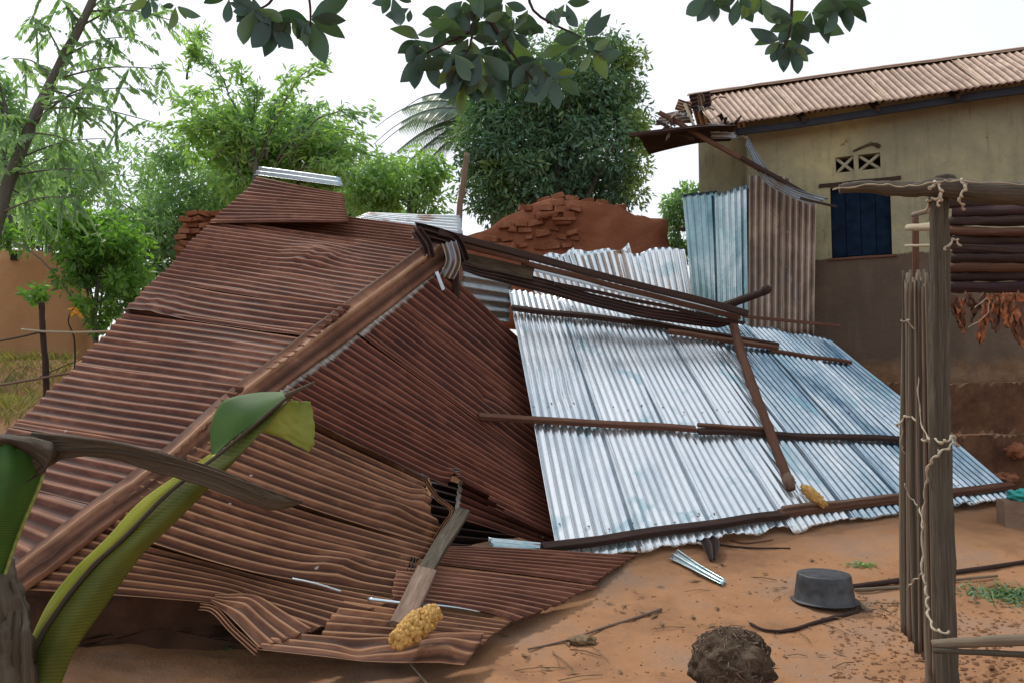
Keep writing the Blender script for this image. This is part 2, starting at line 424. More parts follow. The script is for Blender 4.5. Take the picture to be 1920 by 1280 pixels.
M_BLOCK = soil_mat('cement_block', [(.20, .13, .09), (.26, .18, .13), (.3, .22, .16), (.25, .16, .11), (.15, .1, .07)], 4, .6).m
# house wall: pale yellow paint above a brown dado, worn edge between them
def house_mat():
    k = NM('painted_plaster'); p = k.coord('pos')
    n1 = k.noise(p, .8, 6, .6, .3); n2 = k.noise(p, 6, 5, .7); n3 = k.noise(p, 30, 4, .7)
    up = k.ramp(n1, [(.3, (.23, .215, .15)), (.5, (.33, .305, .185)), (.7, (.45, .40, .22))])
    up = k.mix(k.ramp(n2, [(.45, 0), (.8, .5)]), up, (.17, .155, .13))
    lo = k.ramp(n1, [(.3, (.070, .049, .036)), (.5, (.105, .074, .052)), (.7, (.17, .12, .08))])
    lo = k.mix(k.ramp(n2, [(.45, 0), (.8, .5)]), lo, (.085, .062, .045))
    bt = k.mix(k.ramp(n2, [(.35, 0), (.6, 1)]), (.20, .13, .075), (.14, .075, .042))
    sp = k.new('ShaderNodeSeparateXYZ'); k.l.new(p, sp.inputs[0])
    z = k.math('ADD', sp.outputs[2], k.math('MULTIPLY', k.math('SUBTRACT', n2, .5), .12))
    f1 = k.ramp(k.math('SUBTRACT', z, DADO-.5), [(.49, 0), (.51, 1)])
    f2 = k.ramp(k.math('SUBTRACT', z, 1.95-.5), [(.42, 0), (.56, 1)])
    c = k.mix(f1, k.mix(f2, bt, lo), up)
    sm_ = k.noise(k.coord('pos', (9, 9, .9)), 1, 5, .65)
    c = k.mix(k.ramp(sm_, [(.52, 0), (.70, .5)]), c, (.12, .10, .075))
    ch = k.noise(p, 3.2, 6, .75, .5)
    c = k.mix(k.ramp(ch, [(.655, 0), (.67, .85)]), c, (.17, .10, .062))
    k.set(c, .88, 0, .25); k.bump(k.math('SUBTRACT', k.math('ADD', n2, k.math('MULTIPLY', n3, .4)), k.ramp(ch, [(.655, 0), (.67, .6)])), .6, .03); return k.m
def flat(name, c, rough=.6, metal=0, var=.25, sc=8, spec=.4):
    k = NM(name); n = k.noise(k.coord('pos'), sc, 4, .6)
    cc = k.ramp(n, [(.3, tuple(x*(1-var) for x in c)), (.7, tuple(min(1, x*(1+var)) for x in c))])
    k.set(cc, rough, metal, spec); k.bump(n, .2, .005); return k.m
M_BLUE = flat('blue_shutter_paint', (.006, .015, .032), .9, 0, .4, 9, .08)
M_DARKIN = flat('dark_opening', (.02, .016, .012), .9)
M_BASIN = flat('dark_plastic', (.045, .047, .052), .5, 0, .55, 14)
M_TEALC = flat('teal_cloth', (.03, .30, .27), .8)
M_CONC = flat('vent_block_concrete', (.30, .28, .20), .9)
M_STRAW = flat('yellow_fibre', (.50, .29, .085), .8, 0, .35, 60)
M_DEAD = flat('dead_leaf', (.17, .105, .05), .7, 0, .45, 30)
M_DEADO = flat('orange_dry_leaf', (.26, .085, .03), .7, 0, .7, 24)
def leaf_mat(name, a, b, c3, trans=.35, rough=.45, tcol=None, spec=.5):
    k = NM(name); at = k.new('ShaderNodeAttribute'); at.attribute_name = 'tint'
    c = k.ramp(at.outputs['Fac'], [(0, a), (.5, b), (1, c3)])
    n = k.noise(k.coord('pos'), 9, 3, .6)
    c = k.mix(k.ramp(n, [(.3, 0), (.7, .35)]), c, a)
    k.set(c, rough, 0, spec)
    tr = k.new('ShaderNodeBsdfTranslucent'); mx = k.new('ShaderNodeMixShader'); mx.inputs[0].default_value = trans
    c2 = k.mix(1.0, c, tcol or (1.3, 1.5, .55), 'MULTIPLY')
    k.l.new(c2, tr.inputs['Color']); k.l.new(k.b.outputs[0], mx.inputs[1]); k.l.new(tr.outputs[0], mx.inputs[2])
    out = k.n['Material Output']; k.l.new(mx.outputs[0], out.inputs['Surface']); return k.m
M_LMANGO = leaf_mat('mango_foliage', (.07, .145, .095), (.135, .25, .150), (.26, .36, .09), .3)
M_LMID = leaf_mat('mid_green_foliage', (.17, .27, .20), (.25, .38, .25), (.36, .50, .22), .6)  # background tree greens are paled to put haze into the colour
M_LPALE = leaf_mat('pale_green_foliage', (.20, .31, .17), (.28, .43, .20), (.42, .58, .19), .6)
M_LBRIGHT = leaf_mat('bright_green_foliage', (.08, .17, .05), (.17, .34, .07), (.34, .56, .09), .5)
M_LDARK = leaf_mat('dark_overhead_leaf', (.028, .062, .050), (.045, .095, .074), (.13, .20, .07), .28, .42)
M_LPALM = leaf_mat('palm_frond', (.11, .18, .15), (.18, .27, .22), (.28, .36, .28), .3, .35)
M_LFLOWER = leaf_mat('orange_yellow_leaf', (.7, .25, .03), (.8, .4, .04), (.85, .6, .08), .3)
def banana_mat(name, a, b, stripe=.3):
    k = NM(name); uv = k.coord('uv', (1, 1, 1))
    wv = k.new('ShaderNodeTexWave'); wv.wave_type = 'BANDS'; wv.bands_direction = 'X'; wv.inputs['Scale'].default_value = 14; wv.inputs['Distortion'].default_value = 1.5
    k.l.new(uv, wv.inputs['Vector'])
    n = k.noise(k.coord('pos'), 6, 5, .6)
    c = k.ramp(n, [(.3, a), (.7, b)])
    c = k.mix(k.math('MULTIPLY', wv.outputs[0], stripe*.8), c, tuple(x*.6 for x in a))
    k.set(c, .58, 0, .3); k.bump(n, .2, .01)
    tr = k.new('ShaderNodeBsdfTranslucent'); mx = k.new('ShaderNodeMixShader'); mx.inputs[0].default_value = .3
    k.l.new(k.mix(1., c, (1.4, 1.4, .5), 'MULTIPLY'), tr.inputs['Color']); k.l.new(k.b.outputs[0], mx.inputs[1]); k.l.new(tr.outputs[0], mx.inputs[2])
    k.l.new(mx.outputs[0], k.n['Material Output'].inputs['Surface']); return k.m
M_BGREEN = banana_mat('banana_green', (.04, .11, .02), (.10, .21, .025), .9)
M_BOLIVE = banana_mat('banana_olive', (.07, .085, .014), (.15, .165, .022), .6)
M_BYELL = banana_mat('banana_yellow_green', (.24, .28, .02), (.42, .42, .05))
M_BYELL2 = banana_mat('banana_pale_folded', (.20, .26, .05), (.36, .38, .10), .5)
M_BDEAD = wood_mat('dead_banana_leaf', (.035, .026, .017), (.085, .062, .040), (.17, .125, .08), .7, .5)
M_BSTEM = wood_mat('dried_banana_sheath', (.02, .015, .010), (.06, .042, .026), (.14, .105, .065), .7, .4)

M_FASC = flat('dark_blue_fascia_paint', (.018, .021, .032), .7, 0, .4, 6)
# ------------------------------------------------------------------ ground
def axis_lines(lo, a, b, hi, st, g=1.25):
    xs = list(np.arange(a, b+1e-6, st)); s = st; x = a
    while x > lo: s *= g; x -= s; xs.insert(0, x)
    s = st; x = xs[-1]
    while x < hi: s *= g; x += s; xs.append(x)
    return xs
gx = axis_lines(-120, -5, 8, 120, .04); gy = axis_lines(-60, 3.2, 10.6, 260, .035)
gv = [(x, y, hgt(x, y)) for y in gy for x in gx]; nx = len(gx)
gf = [(j*nx+i, j*nx+i+1, (j+1)*nx+i+1, (j+1)*nx+i) for j in range(len(gy)-1) for i in range(nx-1)]
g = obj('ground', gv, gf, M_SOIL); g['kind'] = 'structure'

# ------------------------------------------------------------------ house on the right
EV0, EV1 = U(1920, 152, 8.6), U(1338, 237, 10.0)          # eave line
def wp(px, py, off=0):
    """point on the house's front wall plane seen at a pixel (off = metres in front)"""
    d = ray(px, py); n = WN; t = ((WP-CAM).dot(n)-off)/d.dot(n)
    return CAM+d*t
def wxz(P): return (P-WP).dot(WD), P.z
DADO = wp(1610, 482).z
M_HOUSE = house_mat()
house = thing('house', 'pale yellow plastered house with brown dado, blue shutter and pinkish rusty iron roof', 'house', wp(1650, 730))
def slab_wall(name, x0, x1, z0, z1, holes, thick, mat, parent, off=0):
    xs = sorted({x0, x1, *[h[0] for h in holes], *[h[1] for h in holes]}); zs = sorted({z0, z1, *[h[2] for h in holes], *[h[3] for h in holes]})
    inh = lambda x, z: any(h[0] < x < h[1] and h[2] < z < h[3] for h in holes)
    P = lambda x, z, o: Vector((WP.x, WP.y, 0))+WD*x+WN*(o-off)+Vector((0, 0, z))
    mb = MB()
    for i in range(len(xs)-1):
        for j in range(len(zs)-1):
            a, b, c, d = xs[i], xs[i+1], zs[j], zs[j+1]
            if inh((a+b)/2, (c+d)/2): continue
            mb.add([P(a, c, 0), P(b, c, 0), P(b, d, 0), P(a, d, 0)], [(0, 1, 2, 3)])
            mb.add([P(a, c, thick), P(b, c, thick), P(b, d, thick), P(a, d, thick)], [(3, 2, 1, 0)])
    for (a, b, c, d) in holes+[(x0, x1, z0, z1)]:
        for (p, q) in (((a, c), (b, c)), ((b, c), (b, d)), ((b, d), (a, d)), ((a, d), (a, c))):
            mb.add([P(*p, 0), P(*q, 0), P(*q, thick), P(*p, thick)], [(0, 1, 2, 3)])
    return mb.build(name, mat, parent, False)
x0 = wxz(wp(1402, 400))[0]; x1 = x0+9
wx0, wz1 = wxz(wp(1556, 352)); wx1 = wxz(wp(1669, 352))[0]; wz0 = wp(1610, 482).z
v1a = wxz(wp(1567, 325)); v1b = wxz(wp(1600, 292)); v2a = wxz(wp(1610, 324)); v2b = wxz(wp(1650, 284))
vz0, vz1 = v1a[1], v1b[1]
holes = [(wx0, wx1, wz0, wz1), (v1a[0], v1b[0], vz0, vz1), (v2a[0], v2b[0], vz0, vz1)]
EZ = EV0.z
slab_wall('wall', x0, x1, 1.55, EZ+.10, holes, .28, M_HOUSE, house)
WPt = lambda x, z, o=0: Vector((WP.x, WP.y, 0))+WD*x-WN*o+Vector((0, 0, z))
# set-back end wall and the return between them
slab_wall('end_wall', x0-.72, x0-.02, 1.3, EZ+.15, [], .25, M_HOUSE, house, off=-.45)
MB().box(WPt(x0+.12, (1.4+EZ)/2, -.52), WD*.12, WN*.235, Vector((0, 0, (EZ-1.4)/2+.02))).build('return_wall', M_HOUSE, house, False)
# far side walls and floor slab
MB().box(WPt(x1-.14, (1.5+EZ)/2, -2.2), WD*.14, WN*1.9, Vector((0, 0, (EZ-1.5)/2))).build('side_wall', M_HOUSE, house, False)
MB().box(WPt(x0+1.2, 3.2, -3.9), WD*1.9+WD*0, WN*.12, Vector((0, 0, 1.7))).build('back_wall', M_HOUSE, house, False)
# blue shutter
sh = MB().box(WPt((wx0+wx1)/2, (wz0+wz1)/2, -.10), WD*(wx1-wx0)/2*.995, WN*.02, Vector((0, 0, (wz1-wz0)/2*.995))).build('shutter', M_BLUE, house, False)
for i in range(4):
    xx = wx0+(wx1-wx0)*(i+.5)/4
    MB().box(WPt(xx, (wz0+wz1)/2, -.072), WD*((wx1-wx0)/8-.006), WN*.007, Vector((0, 0, (wz1-wz0)/2-.03))).build('board', M_BLUE, sh, False)
beam('lintel', WPt(wx0-.12, wz1+.03, .005), WPt(wx1+.12, wz1+.03, .005), .03, .045, M_WDARK, house)
beam('sill', WPt(wx0-.04, wz0-.012, .0), WPt(wx1+.05, wz0-.012, .0), .05, .03, M_WRED, house)
for (a, b) in ((v1a, v1b), (v2a, v2b)):
    cx_, cz_ = (a[0]+b[0])/2, (vz0+vz1)/2; hx, hz = (b[0]-a[0])/2, (vz1-vz0)/2
    vb = MB()
    for sx_, sz_ in ((1, 1), (1, -1)):
        d = (WD*hx*sx_+Vector((0, 0, hz*sz_))); L = d.length; d.normalize(); nn = d.cross(WN)
        vb.box(WPt(cx_, cz_, -.06 if sz_ > 0 else -.066), d*L*.97, WN*.03, nn*.016)
    o = vb.build('vent_block', M_CONC, house, False)
    MB().box(WPt(cx_, cz_, -.22), WD*(hx+.05), WN*.01, Vector((0, 0, hz+.05))).build('vent_back', M_DARKIN, o, False)
pole('broken_plaster', [wp(1600, 284, .01), wp(1618, 276, .012), wp(1636, 270, .012), wp(1650, 276, .01)], .012, .022, M_CLOD, house, m=6, n=8, wob=.9, seed=3)
# plaster patches, thin raised skins
# roof slope
RG0, RG1 = U(1925, 93, 10.5), U(1292, 182, 11.9)
ew = (EV0-EV1); nsh = 6; ext = .75
ea = EV1; eb = EV0+ew.normalized()*2.6; ra = RG1; rb = RG0+(RG0-RG1).normalized()*2.6
for i in range(nsh):
    a, b = i/nsh, (i+1)/nsh
    sheet([(ea.lerp(eb, a), ea.lerp(eb, b)), (ra.lerp(rb, a), ra.lerp(rb, b))], M_RUSTP, house, amp=.011, dent=.012, rag=.03,
          off=.006*(i % 2), uext=(0, .05), nv=16, pitch=.08)
# ridge cap and back slope
up = Vector((0, 0, 1))
bs = (WN*2.4-up*1.25)
sheet([(ra, rb), (ra+bs, rb+bs)], M_RUSTP, house, amp=.01, nv=8, off=0)
cp = MB(); 
pc = spline([ra+up*.03, ra.lerp(rb, .33)+up*.035, ra.lerp(rb, .66)+up*.02, rb+up*.03], 12)
cpv = []; cpf = []
for i, p in enumerate(pc):
    for (o_, z_) in ((-.16, -.075), (-.05, .004), (0, .02), (.05, .004), (.16, -.09)): cpv.append(p+WN*o_+up*(z_+.012*N3(i*.9, o_*20)))
for i in range(len(pc)-1):
    for j in range(4): cpf.append((i*5+j, i*5+j+1, (i+1)*5+j+1, (i+1)*5+j))
o = obj('ridge_cap', cpv, cpf, M_RUSTP, house, True, [(i % 5, i//5*.3) for i in range(len(cpv))])
md = o.modifiers.new('t', 'SOLIDIFY'); md.thickness = .002
# eave purlin / fascia and rafters
beam('fascia', ea+WN*.13-up*.07, eb+WN*.13-up*.07, .035, .085, M_FASC, house, seg=30)
for i in range(7):
    p = ea.lerp(eb, (i+.3)/7.2); q = ra.lerp(rb, (i+.3)/7.2)
    beam('rafter', p-up*.06+WN*.05, q-up*.09, .05, .07, M_WDARK, house, seg=4)
# broken corner: overhanging sheet seen from below, crumpled end, hanging timbers
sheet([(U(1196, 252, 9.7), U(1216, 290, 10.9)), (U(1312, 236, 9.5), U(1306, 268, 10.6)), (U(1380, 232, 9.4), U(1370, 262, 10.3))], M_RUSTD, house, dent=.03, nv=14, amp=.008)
beam('broken_purlin', U(1182, 254, 9.75), U(1320, 238, 9.55), .05, .05, M_WDARK, house, seed=61)
rr_ = random.Random(12)
for q_ in range(9):
    c_ = U(rr_.uniform(1268, 1345), rr_.uniform(190, 222), rr_.uniform(9.9, 10.4)); L_ = rr_.uniform(.08, .2)
    d_ = Vector((rr_.gauss(0, 1), rr_.gauss(0, 1), rr_.gauss(0, .5))).normalized(); e_ = d_.orthogonal().normalized()
    sheet([(c_, c_+e_*L_*.6), (c_+d_*L_*.5+Vector((0, 0, .04)), c_+d_*L_*.5+e_*L_*.5), (c_+d_*L_, c_+d_*L_+e_*L_*.4)], (M_RUSTD, M_RUSTB, M_ZINCG, M_RUSTP)[q_ % 4], house, name='torn_scrap', ribs=2, nv=10, dent=.05, rag=.05, amp=.012)
for q_ in range(8):
    c_ = U(rr_.uniform(1225, 1400), rr_.uniform(215, 262), rr_.uniform(9.7, 9.95)); L_ = rr_.uniform(.08, .22)
    d_ = Vector((rr_.gauss(0, 1), rr_.gauss(0, .5), rr_.gauss(0, .6))).normalized(); e_ = d_.orthogonal().normalized()
    sheet([(c_, c_+e_*L_*.6), (c_+d_*L_*.5+Vector((0, 0, .04)), c_+d_*L_*.5+e_*L_*.5), (c_+d_*L_, c_+d_*L_+e_*L_*.4)], (M_ZINCG, M_RUSTD, M_RUSTB)[q_ % 3], house, name='torn_scrap', ribs=2, nv=10, dent=.05, rag=.05, amp=.010)
for (pts, D, mt) in (([(1290, 178), (1330, 172), (1335, 200), (1300, 208)], 10.2, M_RUSTD), ([(1240, 215), (1290, 205), (1300, 232), (1225, 240)], 10.1, M_RUSTB),
                     ([(1325, 232), (1365, 236), (1385, 262), (1335, 262)], 9.9, M_ZINCG), ([(1270, 185), (1300, 195), (1296, 215), (1262, 205)], 10.3, M_RUSTP)):
    P4 = [U(a, b, D+rnd.uniform(-.1, .1)) for a, b in pts]
    sheet([(P4[0], P4[3]), (P4[1], P4[2])], mt, house, name='crumpled_flashing', dent=.05, rag=.08, nv=12, amp=.012, ribs=4)
beam('hanging_rafter', U(1236, 212, 9.8), U(1425, 318, 9.5), .06, .05, M_WRED, house, seed=3)
beam('hanging_rafter', U(1390, 296, 9.52), U(1530, 375, 9.35), .05, .045, M_WDARK, house, seed=4)
beam('broken_batten', U(1232, 228, 10.0), U(1300, 262, 9.7), .05, .04, M_WDARK, house, seed=8)
beam('broken_batten', U(1284, 196, 10.1), U(1302, 238, 9.9), .03, .03, M_WPALE, house, seed=9)
pole('loose_wire', [U(1318, 200, 9.8), U(1330, 225, 9.75), U(1352, 212, 9.8)], .006, .006, M_WPALE, house)
sheet([(U(1402, 258, 9.6), U(1398, 275, 9.6)), (U(1440, 318, 9.5), U(1430, 338, 9.5)), (U(1480, 350, 9.4), U(1478, 368, 9.4)), (U(1553, 374, 9.3), U(1520, 386, 9.3))],
      M_ZINCG, house, name='hanging_sheet', ribs=4, dent=.03, nv=24, amp=.012)
beam('hanging_batten', U(1500, 372, 9.28), U(1568, 388, 9.15), .03, .025, M_WDARK, house, seed=5)

# ------------------------------------------------------------------ upright iron fence
fence = thing('iron_sheet_fence', 'upright fence of teal and brown corrugated iron sheets leaning beside the yellow house', 'fence', U(1400, 640, 9.75))
def q4(a, b, c, d, Da, Db, Dc=None, Dd=None):
    """stations for vertical ribs: top-left a, top-right b, bottom-left c, bottom-right d"""
    return [(U(*a, Da), U(*b, Db)), (U(*c, Dc or Da), U(*d, Dd or Db))]
sheet(q4((1279, 366), (1345, 357), (1300, 590), (1352, 598), 9.9, 9.85), M_ZINCT, fence, rag=.05, dent=.02, nv=20, amp=.011)
sheet(q4((1340, 362), (1422, 340), (1348, 640), (1424, 625), 9.84, 9.78), M_ZINCT, fence, rag=.04, dent=.02, nv=20, amp=.011, off=.01)
sheet(q4((1404, 330), (1482, 338), (1402, 632), (1478, 625), 9.74, 9.7), M_RUSTB, fence, rag=.06, dent=.025, nv=20, amp=.011, off=.012)
sheet(q4((1470, 352), (1530, 384), (1468, 628), (1526, 626), 9.68, 9.62), M_RUSTB, fence, rag=.04, dent=.02, nv=20, amp=.011)
beam('rail', U(1392, 593, 9.5), U(1575, 611, 9.3), .035, .035, M_WRED, fence, seed=2)
beam('rail', U(1270, 430, 10.02), U(1528, 440, 9.85), .04, .04, M_WDARK, fence, seed=2)
pole('post', [U(1300, 380, 10.0), U(1300, 620, 10.0), U(1302, 800, 10.0)], .04, .045, M_WDARK, fence)
pole('post', [U(1515, 400, 9.8), U(1515, 620, 9.8), U(1517, 740, 9.8)], .04, .045, M_WDARK, fence)
# bent bright sheets behind the fallen beams
t = thing('bent_zinc_sheet', 'bright bent zinc sheets standing in front of the red mud ruin', 'roofing sheet', U(1180, 560, 9.9))
sheet(q4((1068, 478), (1180, 458), (1110, 600), (1215, 610), 10.1, 9.95), M_ZINC, t, rag=.12, dent=.05, nv=18, amp=.012)
sheet(q4((1170, 470), (1282, 460), (1205, 610), (1308, 612), 9.97, 9.9), M_ZINC, t, rag=.10, dent=.04, nv=18, amp=.012)
sheet(q4((978, 492), (1078, 470), (1020, 590), (1120, 600), 10.0, 10.05), M_ZINC, t, rag=.08, dent=.04, nv=18, amp=.011)

# ------------------------------------------------------------------ mud ruins
def prism_wall(name, poly, D, thick, mat, parent, amp=.03, step=.11, slope=0):
    """outline (pixels) at distance D turned into a rough thick wall"""
    P = [U(a, b, D+slope*(a-poly[0][0])/100) for a, b in poly]; n = len(P)
    # dense outline
    Q = []
    for i in range(n):
        a, b = P[i], P[(i+1) % n]; m = max(1, int((b-a).length/step))
        for j in range(m):
            p = a.lerp(b, j/m); Q.append(p+Vector((N3(p.x*5, p.z*5, 1), 0, N3(p.x*5, p.z*5, 7)))*amp)
    n = len(Q); c = sum(Q, Vector())/n; mb = MB()
    rings = 7; v = []; f = []
    for side, o in ((0, 0), (1, thick)):
        for r in range(rings+1):
            k = 1-r/rings
            for p in Q:
                q = c+(p-c)*k; q = q+Vector((0, o+amp*1.3*N3(q.x*4+side*9, q.z*4, 3)*(1 if side == 0 else -1), 0)); v.append(q)
    for side in (0, 1):
        b = side*(rings+1)*n
        for r in range(rings):
            for j in range(n):
                x = (b+r*n+j, b+r*n+(j+1) % n, b+(r+1)*n+(j+1) % n, b+(r+1)*n+j); f.append(x if side == 0 else x[::-1])
    b = (rings+1)*n
    for j in range(n): f.append((j, b+j, b+(j+1) % n, (j+1) % n))
    return obj(name, v, f, mat, parent, True)
BR_ME = None
def brick_mesh():
    mb = MB(); me = None
    o = mb.box((0, 0, 0), Vector((.5, 0, 0)), Vector((0, .5, 0)), Vector((0, 0, .5))).build('brick', M_MUDB, None, False)
    return o
def bricks(parent, items, mat=M_MUDB):
    for k, (P, L, H, T, rz, ry) in enumerate(items):
        mb = MB(); ax = Matrix.Rotation(rz, 3, 'Z') @ Matrix.Rotation(ry, 3, 'Y')
        v = []
        for i in (-1, -.85, .85, 1):
            for (a, b) in ((-.85, -1), (.85, -1), (1, -.8), (1, .8), (.85, 1), (-.85, 1), (-1, .8), (-1, -.8)):
                s = .78 if abs(i) == 1 else 1
                e = 1+.3*N3(i*3, a*3+k, b*3)
                v.append(P+ax @ Vector((i*L/2, a*T/2*s*e, b*H/2*s*e)))
        f = [(r*8+j, r*8+(j+1) % 8, (r+1)*8+(j+1) % 8, (r+1)*8+j) for r in range(3) for j in range(8)]
        f += [tuple(range(8))[::-1], tuple(24+j for j in range(8))]
        obj('brick', v, f, mat, parent, False)
ruin = thing('ruined_mud_wall', 'broken red mud wall with rounded top behind the bent zinc sheets', 'ruined wall', U(1090, 600, 12))
prism_wall('wall', [(1035, 372), (1080, 376), (1150, 384), (1190, 402), (1252, 414), (1256, 480), (1262, 620), (1000, 620), (830, 600), (835, 450), (905, 436), (960, 400), (1000, 384)], 12.0, .4, M_MUD, ruin, .04)
its = []
for row in range(7):
    for c_ in range(7):
        px = 905+c_*27+(row % 2)*12; py = 462-row*14
        top = 372+max(0, (1035-px))*.48
        if py < top-2 or px > 1105 or rnd.random() < .2: continue
        its.append((U(px+rnd.uniform(-7, 7), py+rnd.uniform(-4, 4), 12.04-rnd.uniform(0, .08)), rnd.uniform(.12, .25), rnd.uniform(.06, .11), .16, rnd.uniform(-.3, .3), rnd.uniform(-.22, .22)))
its += [(U(1030, 402, 11.75), .32, .04, .08, .1, -.35), (U(1058, 411, 11.75), .36, .045, .08, 0, .02)]
its += [(U(x_, y_, 12.1), .2, .09, .15, rnd.uniform(-.4, .4), rnd.uniform(-.3, .3)) for x_, y_ in ((1020, 377), (1046, 370), (1072, 374), (1100, 379), (985, 392), (1130, 383), (1160, 391))]
bricks(ruin, its)
ruin2 = thing('ruined_brick_pier', 'small broken red brick stub beyond the top left eave of the rusty roof', 'ruined wall', U(370, 560, 10.5))
prism_wall('wall', [(332, 440), (350, 405), (400, 400), (440, 405), (450, 560), (322, 560)], 10.4, .35, M_MUD, ruin2, .03)
its = []
for row in range(7):
    for c_ in range(5):
        px = 340+c_*22+(row % 2)*9; py = 468-row*11
        if py < 398+max(0, 352-px) or rnd.random() < .1: continue
        its.append((U(px, py, 10.32-rnd.uniform(0, .12)), .15, .065, .14, rnd.uniform(-.4, .4), rnd.uniform(-.25, .25)))
bricks(ruin2, its)
ow = thing('ochre_mud_house', 'smooth ochre mud wall with a small dark hole behind the stick fence', 'wall', U(60, 740, 11))
prism_wall('wall', [(-400, 462), (60, 468), (110, 478), (140, 520), (160, 600), (166, 800), (-400, 800)], 11.0, .35, M_OCHRE, ow, .015)
MB().box(U(27, 480, 10.99), Vector((.045, 0, 0)), Vector((0, .02, 0)), Vector((0, 0, .065))).build('hole', M_DARKIN, ow, False)

# ------------------------------------------------------------------ collapsed rusty roof
roof = thing('collapsed_rusty_roof', 'large collapsed hipped roof of rusty brown corrugated iron lying on the red ground', 'roof', U(500, 1100, 5.2))
def invD(x, xa, Da, xb, Db):
    t = (x-xa)/(xb-xa); return 1/((1-t)/Da+t/Db)
EL = lambda x, y: U(x, y, invD(x, 470, 8.9, 25, 5.5))         # left eave
HL = lambda x, y: U(x, y, invD(x, 800, 7.7, 20, 4.3))         # left edge of hip cap
HR = lambda x, y: U(x, y, invD(x, 815, 7.62, 60, 4.22))       # right edge of hip cap
lf = [((397, 416), (800, 470)), ((292, 525), (632, 579)), ((235, 583), (568, 629)), ((140, 690), (430, 732)), ((25, 797), (307, 845)), ((-95, 872), (180, 940)), ((-150, 950), (40, 1060))]
for i in range(len(lf)-1):
    (a, b), (c, d) = lf[i], lf[i+1]
    sheet([(EL(*a), EL(*c)), (HL(*b), HL(*d))], M_RUSTL if i == 5 else M_RUST, roof, nv=34, dent=.02, rag=.03, vext=(0, .12),
          off=(.012 if i % 2 else 0), uext=(.03, .035), lift=0, amp=.012,
          kinks=[(.35, .6, .25, .05)] if i == 0 else ([(.9, .15, .3, .03)] if i == 1 else ()))
# upper overlapping piece, rolled edge, far piece
sheet([(U(482, 338, 8.95), EL(390, 424)), (U(646, 370, 8.55), U(652, 424, 7.9))], M_RUST, roof, nv=24, off=.02, dent=.02, amp=.014, rag=.02)
sheet([(U(488, 320, 9.15), U(478, 336, 9.0)), (U(640, 340, 8.75), U(646, 358, 8.6))], M_ZINCG, roof, ribs=2, nv=18, off=.03, dent=.02, amp=.016, rag=.02)
sheet([(U(560, 398, 8.5), U(400, 424, 8.32)), (U(795, 426, 8.2), U(802, 472, 7.8))], M_RUST, roof, nv=24, off=-.01, dent=.02, amp=.012)
sheet([(U(690, 401, 8.9), U(664, 412, 8.5)), (U(862, 407, 8.7), U(868, 440, 8.15))], M_ZINCG, roof, nv=20, off=.0, dent=.02, amp=.014, ribs=6)
# right facet, upper sheets
Lp = [(822, 503), (745, 570), (675, 626), (590, 690), (505, 748)]
Rp = [(985, 650, 8.6), (1008, 775, 8.0), (1028, 885, 7.5), (1042, 948, 7.2), (1056, 1012, 6.95)]
for i in range(4):
    n_ = 8
    sheet([(HR(*Lp[i]), HR(*Lp[i+1])), (U(*Rp[i]), U(*Rp[i+1]))], M_RUSTT, roof, nv=34, ribs=n_, dent=.018, rag=.03, vext=(.05, 0), uext=(.03, .03),
          off=.012*(i % 2), amp=.012, kinks=[(.5, .62, .09, -.03)] if i == 1 else ([(.8, .56, .08, .05)] if i == 3 else ()), holes=[(.72, 1.1, .53, .69)] if i == 3 else ())
sheet([(U(858, 900, 6.85), U(850, 968, 6.55)), (U(1060, 998, 7.1), U(1050, 1032, 6.9))], M_RUSTT, roof, nv=20, ribs=5, dent=.02, amp=.012, rag=.06)
# sheets below the zinc seam
Ga = lambda x, y, z: UZ(x, y, z)
B = [((505, 750), (800, 897, 6.35)), ((345, 864), (812, 1020, 5.85)), ((205, 985), (748, 1112, 5.1))]
sheet([(HR(505, 752), HR(345, 864)), (U(650, 825, 6.1), U(570, 945, 5.3)), (U(802, 900, 6.35), U(815, 1020, 5.85))], M_RUSTO, roof, nv=34, ribs=10, dent=.02, rag=.13, vext=(.05, 0), off=.0, uext=(.0, .03),
      kinks=[(.4, .93, .12, .06), (.7, .8, .12, .03)], amp=.012)
sheet([(HR(345, 866), HR(205, 985)), (U(560, 944, 5.35), U(480, 1068, 4.8)), (U(808, 1022, 5.8), U(742, 1112, 5.08))], M_RUSTO, roof, nv=34, ribs=9, dent=.02, rag=.10, vext=(.05, 0), off=.0, uext=(0, .03),
      kinks=[(.75, .72, .12, .05)], amp=.012)
sheet([(HR(205, 987), HR(62, 1108)), (U(400, 1046, 4.85), U(395, 1132, 4.6)), (U(545, 1086, 4.88), U(455, 1150, 4.62)), (U(745, 1126, 4.98), U(548, 1196, 4.52))], M_RUSTO, roof, nv=54, ribs=8, dent=.018, rag=.02,
      kinks=[(.9, .55, .10, -.04)], amp=.012, vext=(.05, 0))
sheet([(U(650, 1112, 4.94), U(600, 1198, 4.48)), (U(800, 1138, 5.0), U(740, 1200, 4.56)), (U(958, 1164, 5.12), U(905, 1204, 4.72))], M_RUSTO, roof, nv=30, ribs=6, dent=.02, rag=.03, amp=.012, off=-.012)
sheet([(U(530, 1192, 4.5), U(478, 1224, 4.3)), (U(690, 1198, 4.5), U(690, 1240, 4.28)), (U(908, 1190, 4.72), U(872, 1247, 4.33))], M_RUSTO, roof, nv=40, ribs=3, dent=.03, rag=.03, amp=.009, kinks=[(.5, .8, .12, .04), (.5, .45, .1, -.03)], off=.012)
sheet([(U(404, 1120, 4.66), U(394, 1136, 4.6)), (U(480, 1128, 4.72), U(432, 1172, 4.47)), (U(582, 1186, 4.55), U(484, 1224, 4.32))], M_RUSTO, roof, nv=30, ribs=4, dent=.03, rag=.03, amp=.014, off=.02, kinks=[(.4, .5, .1, .03)])
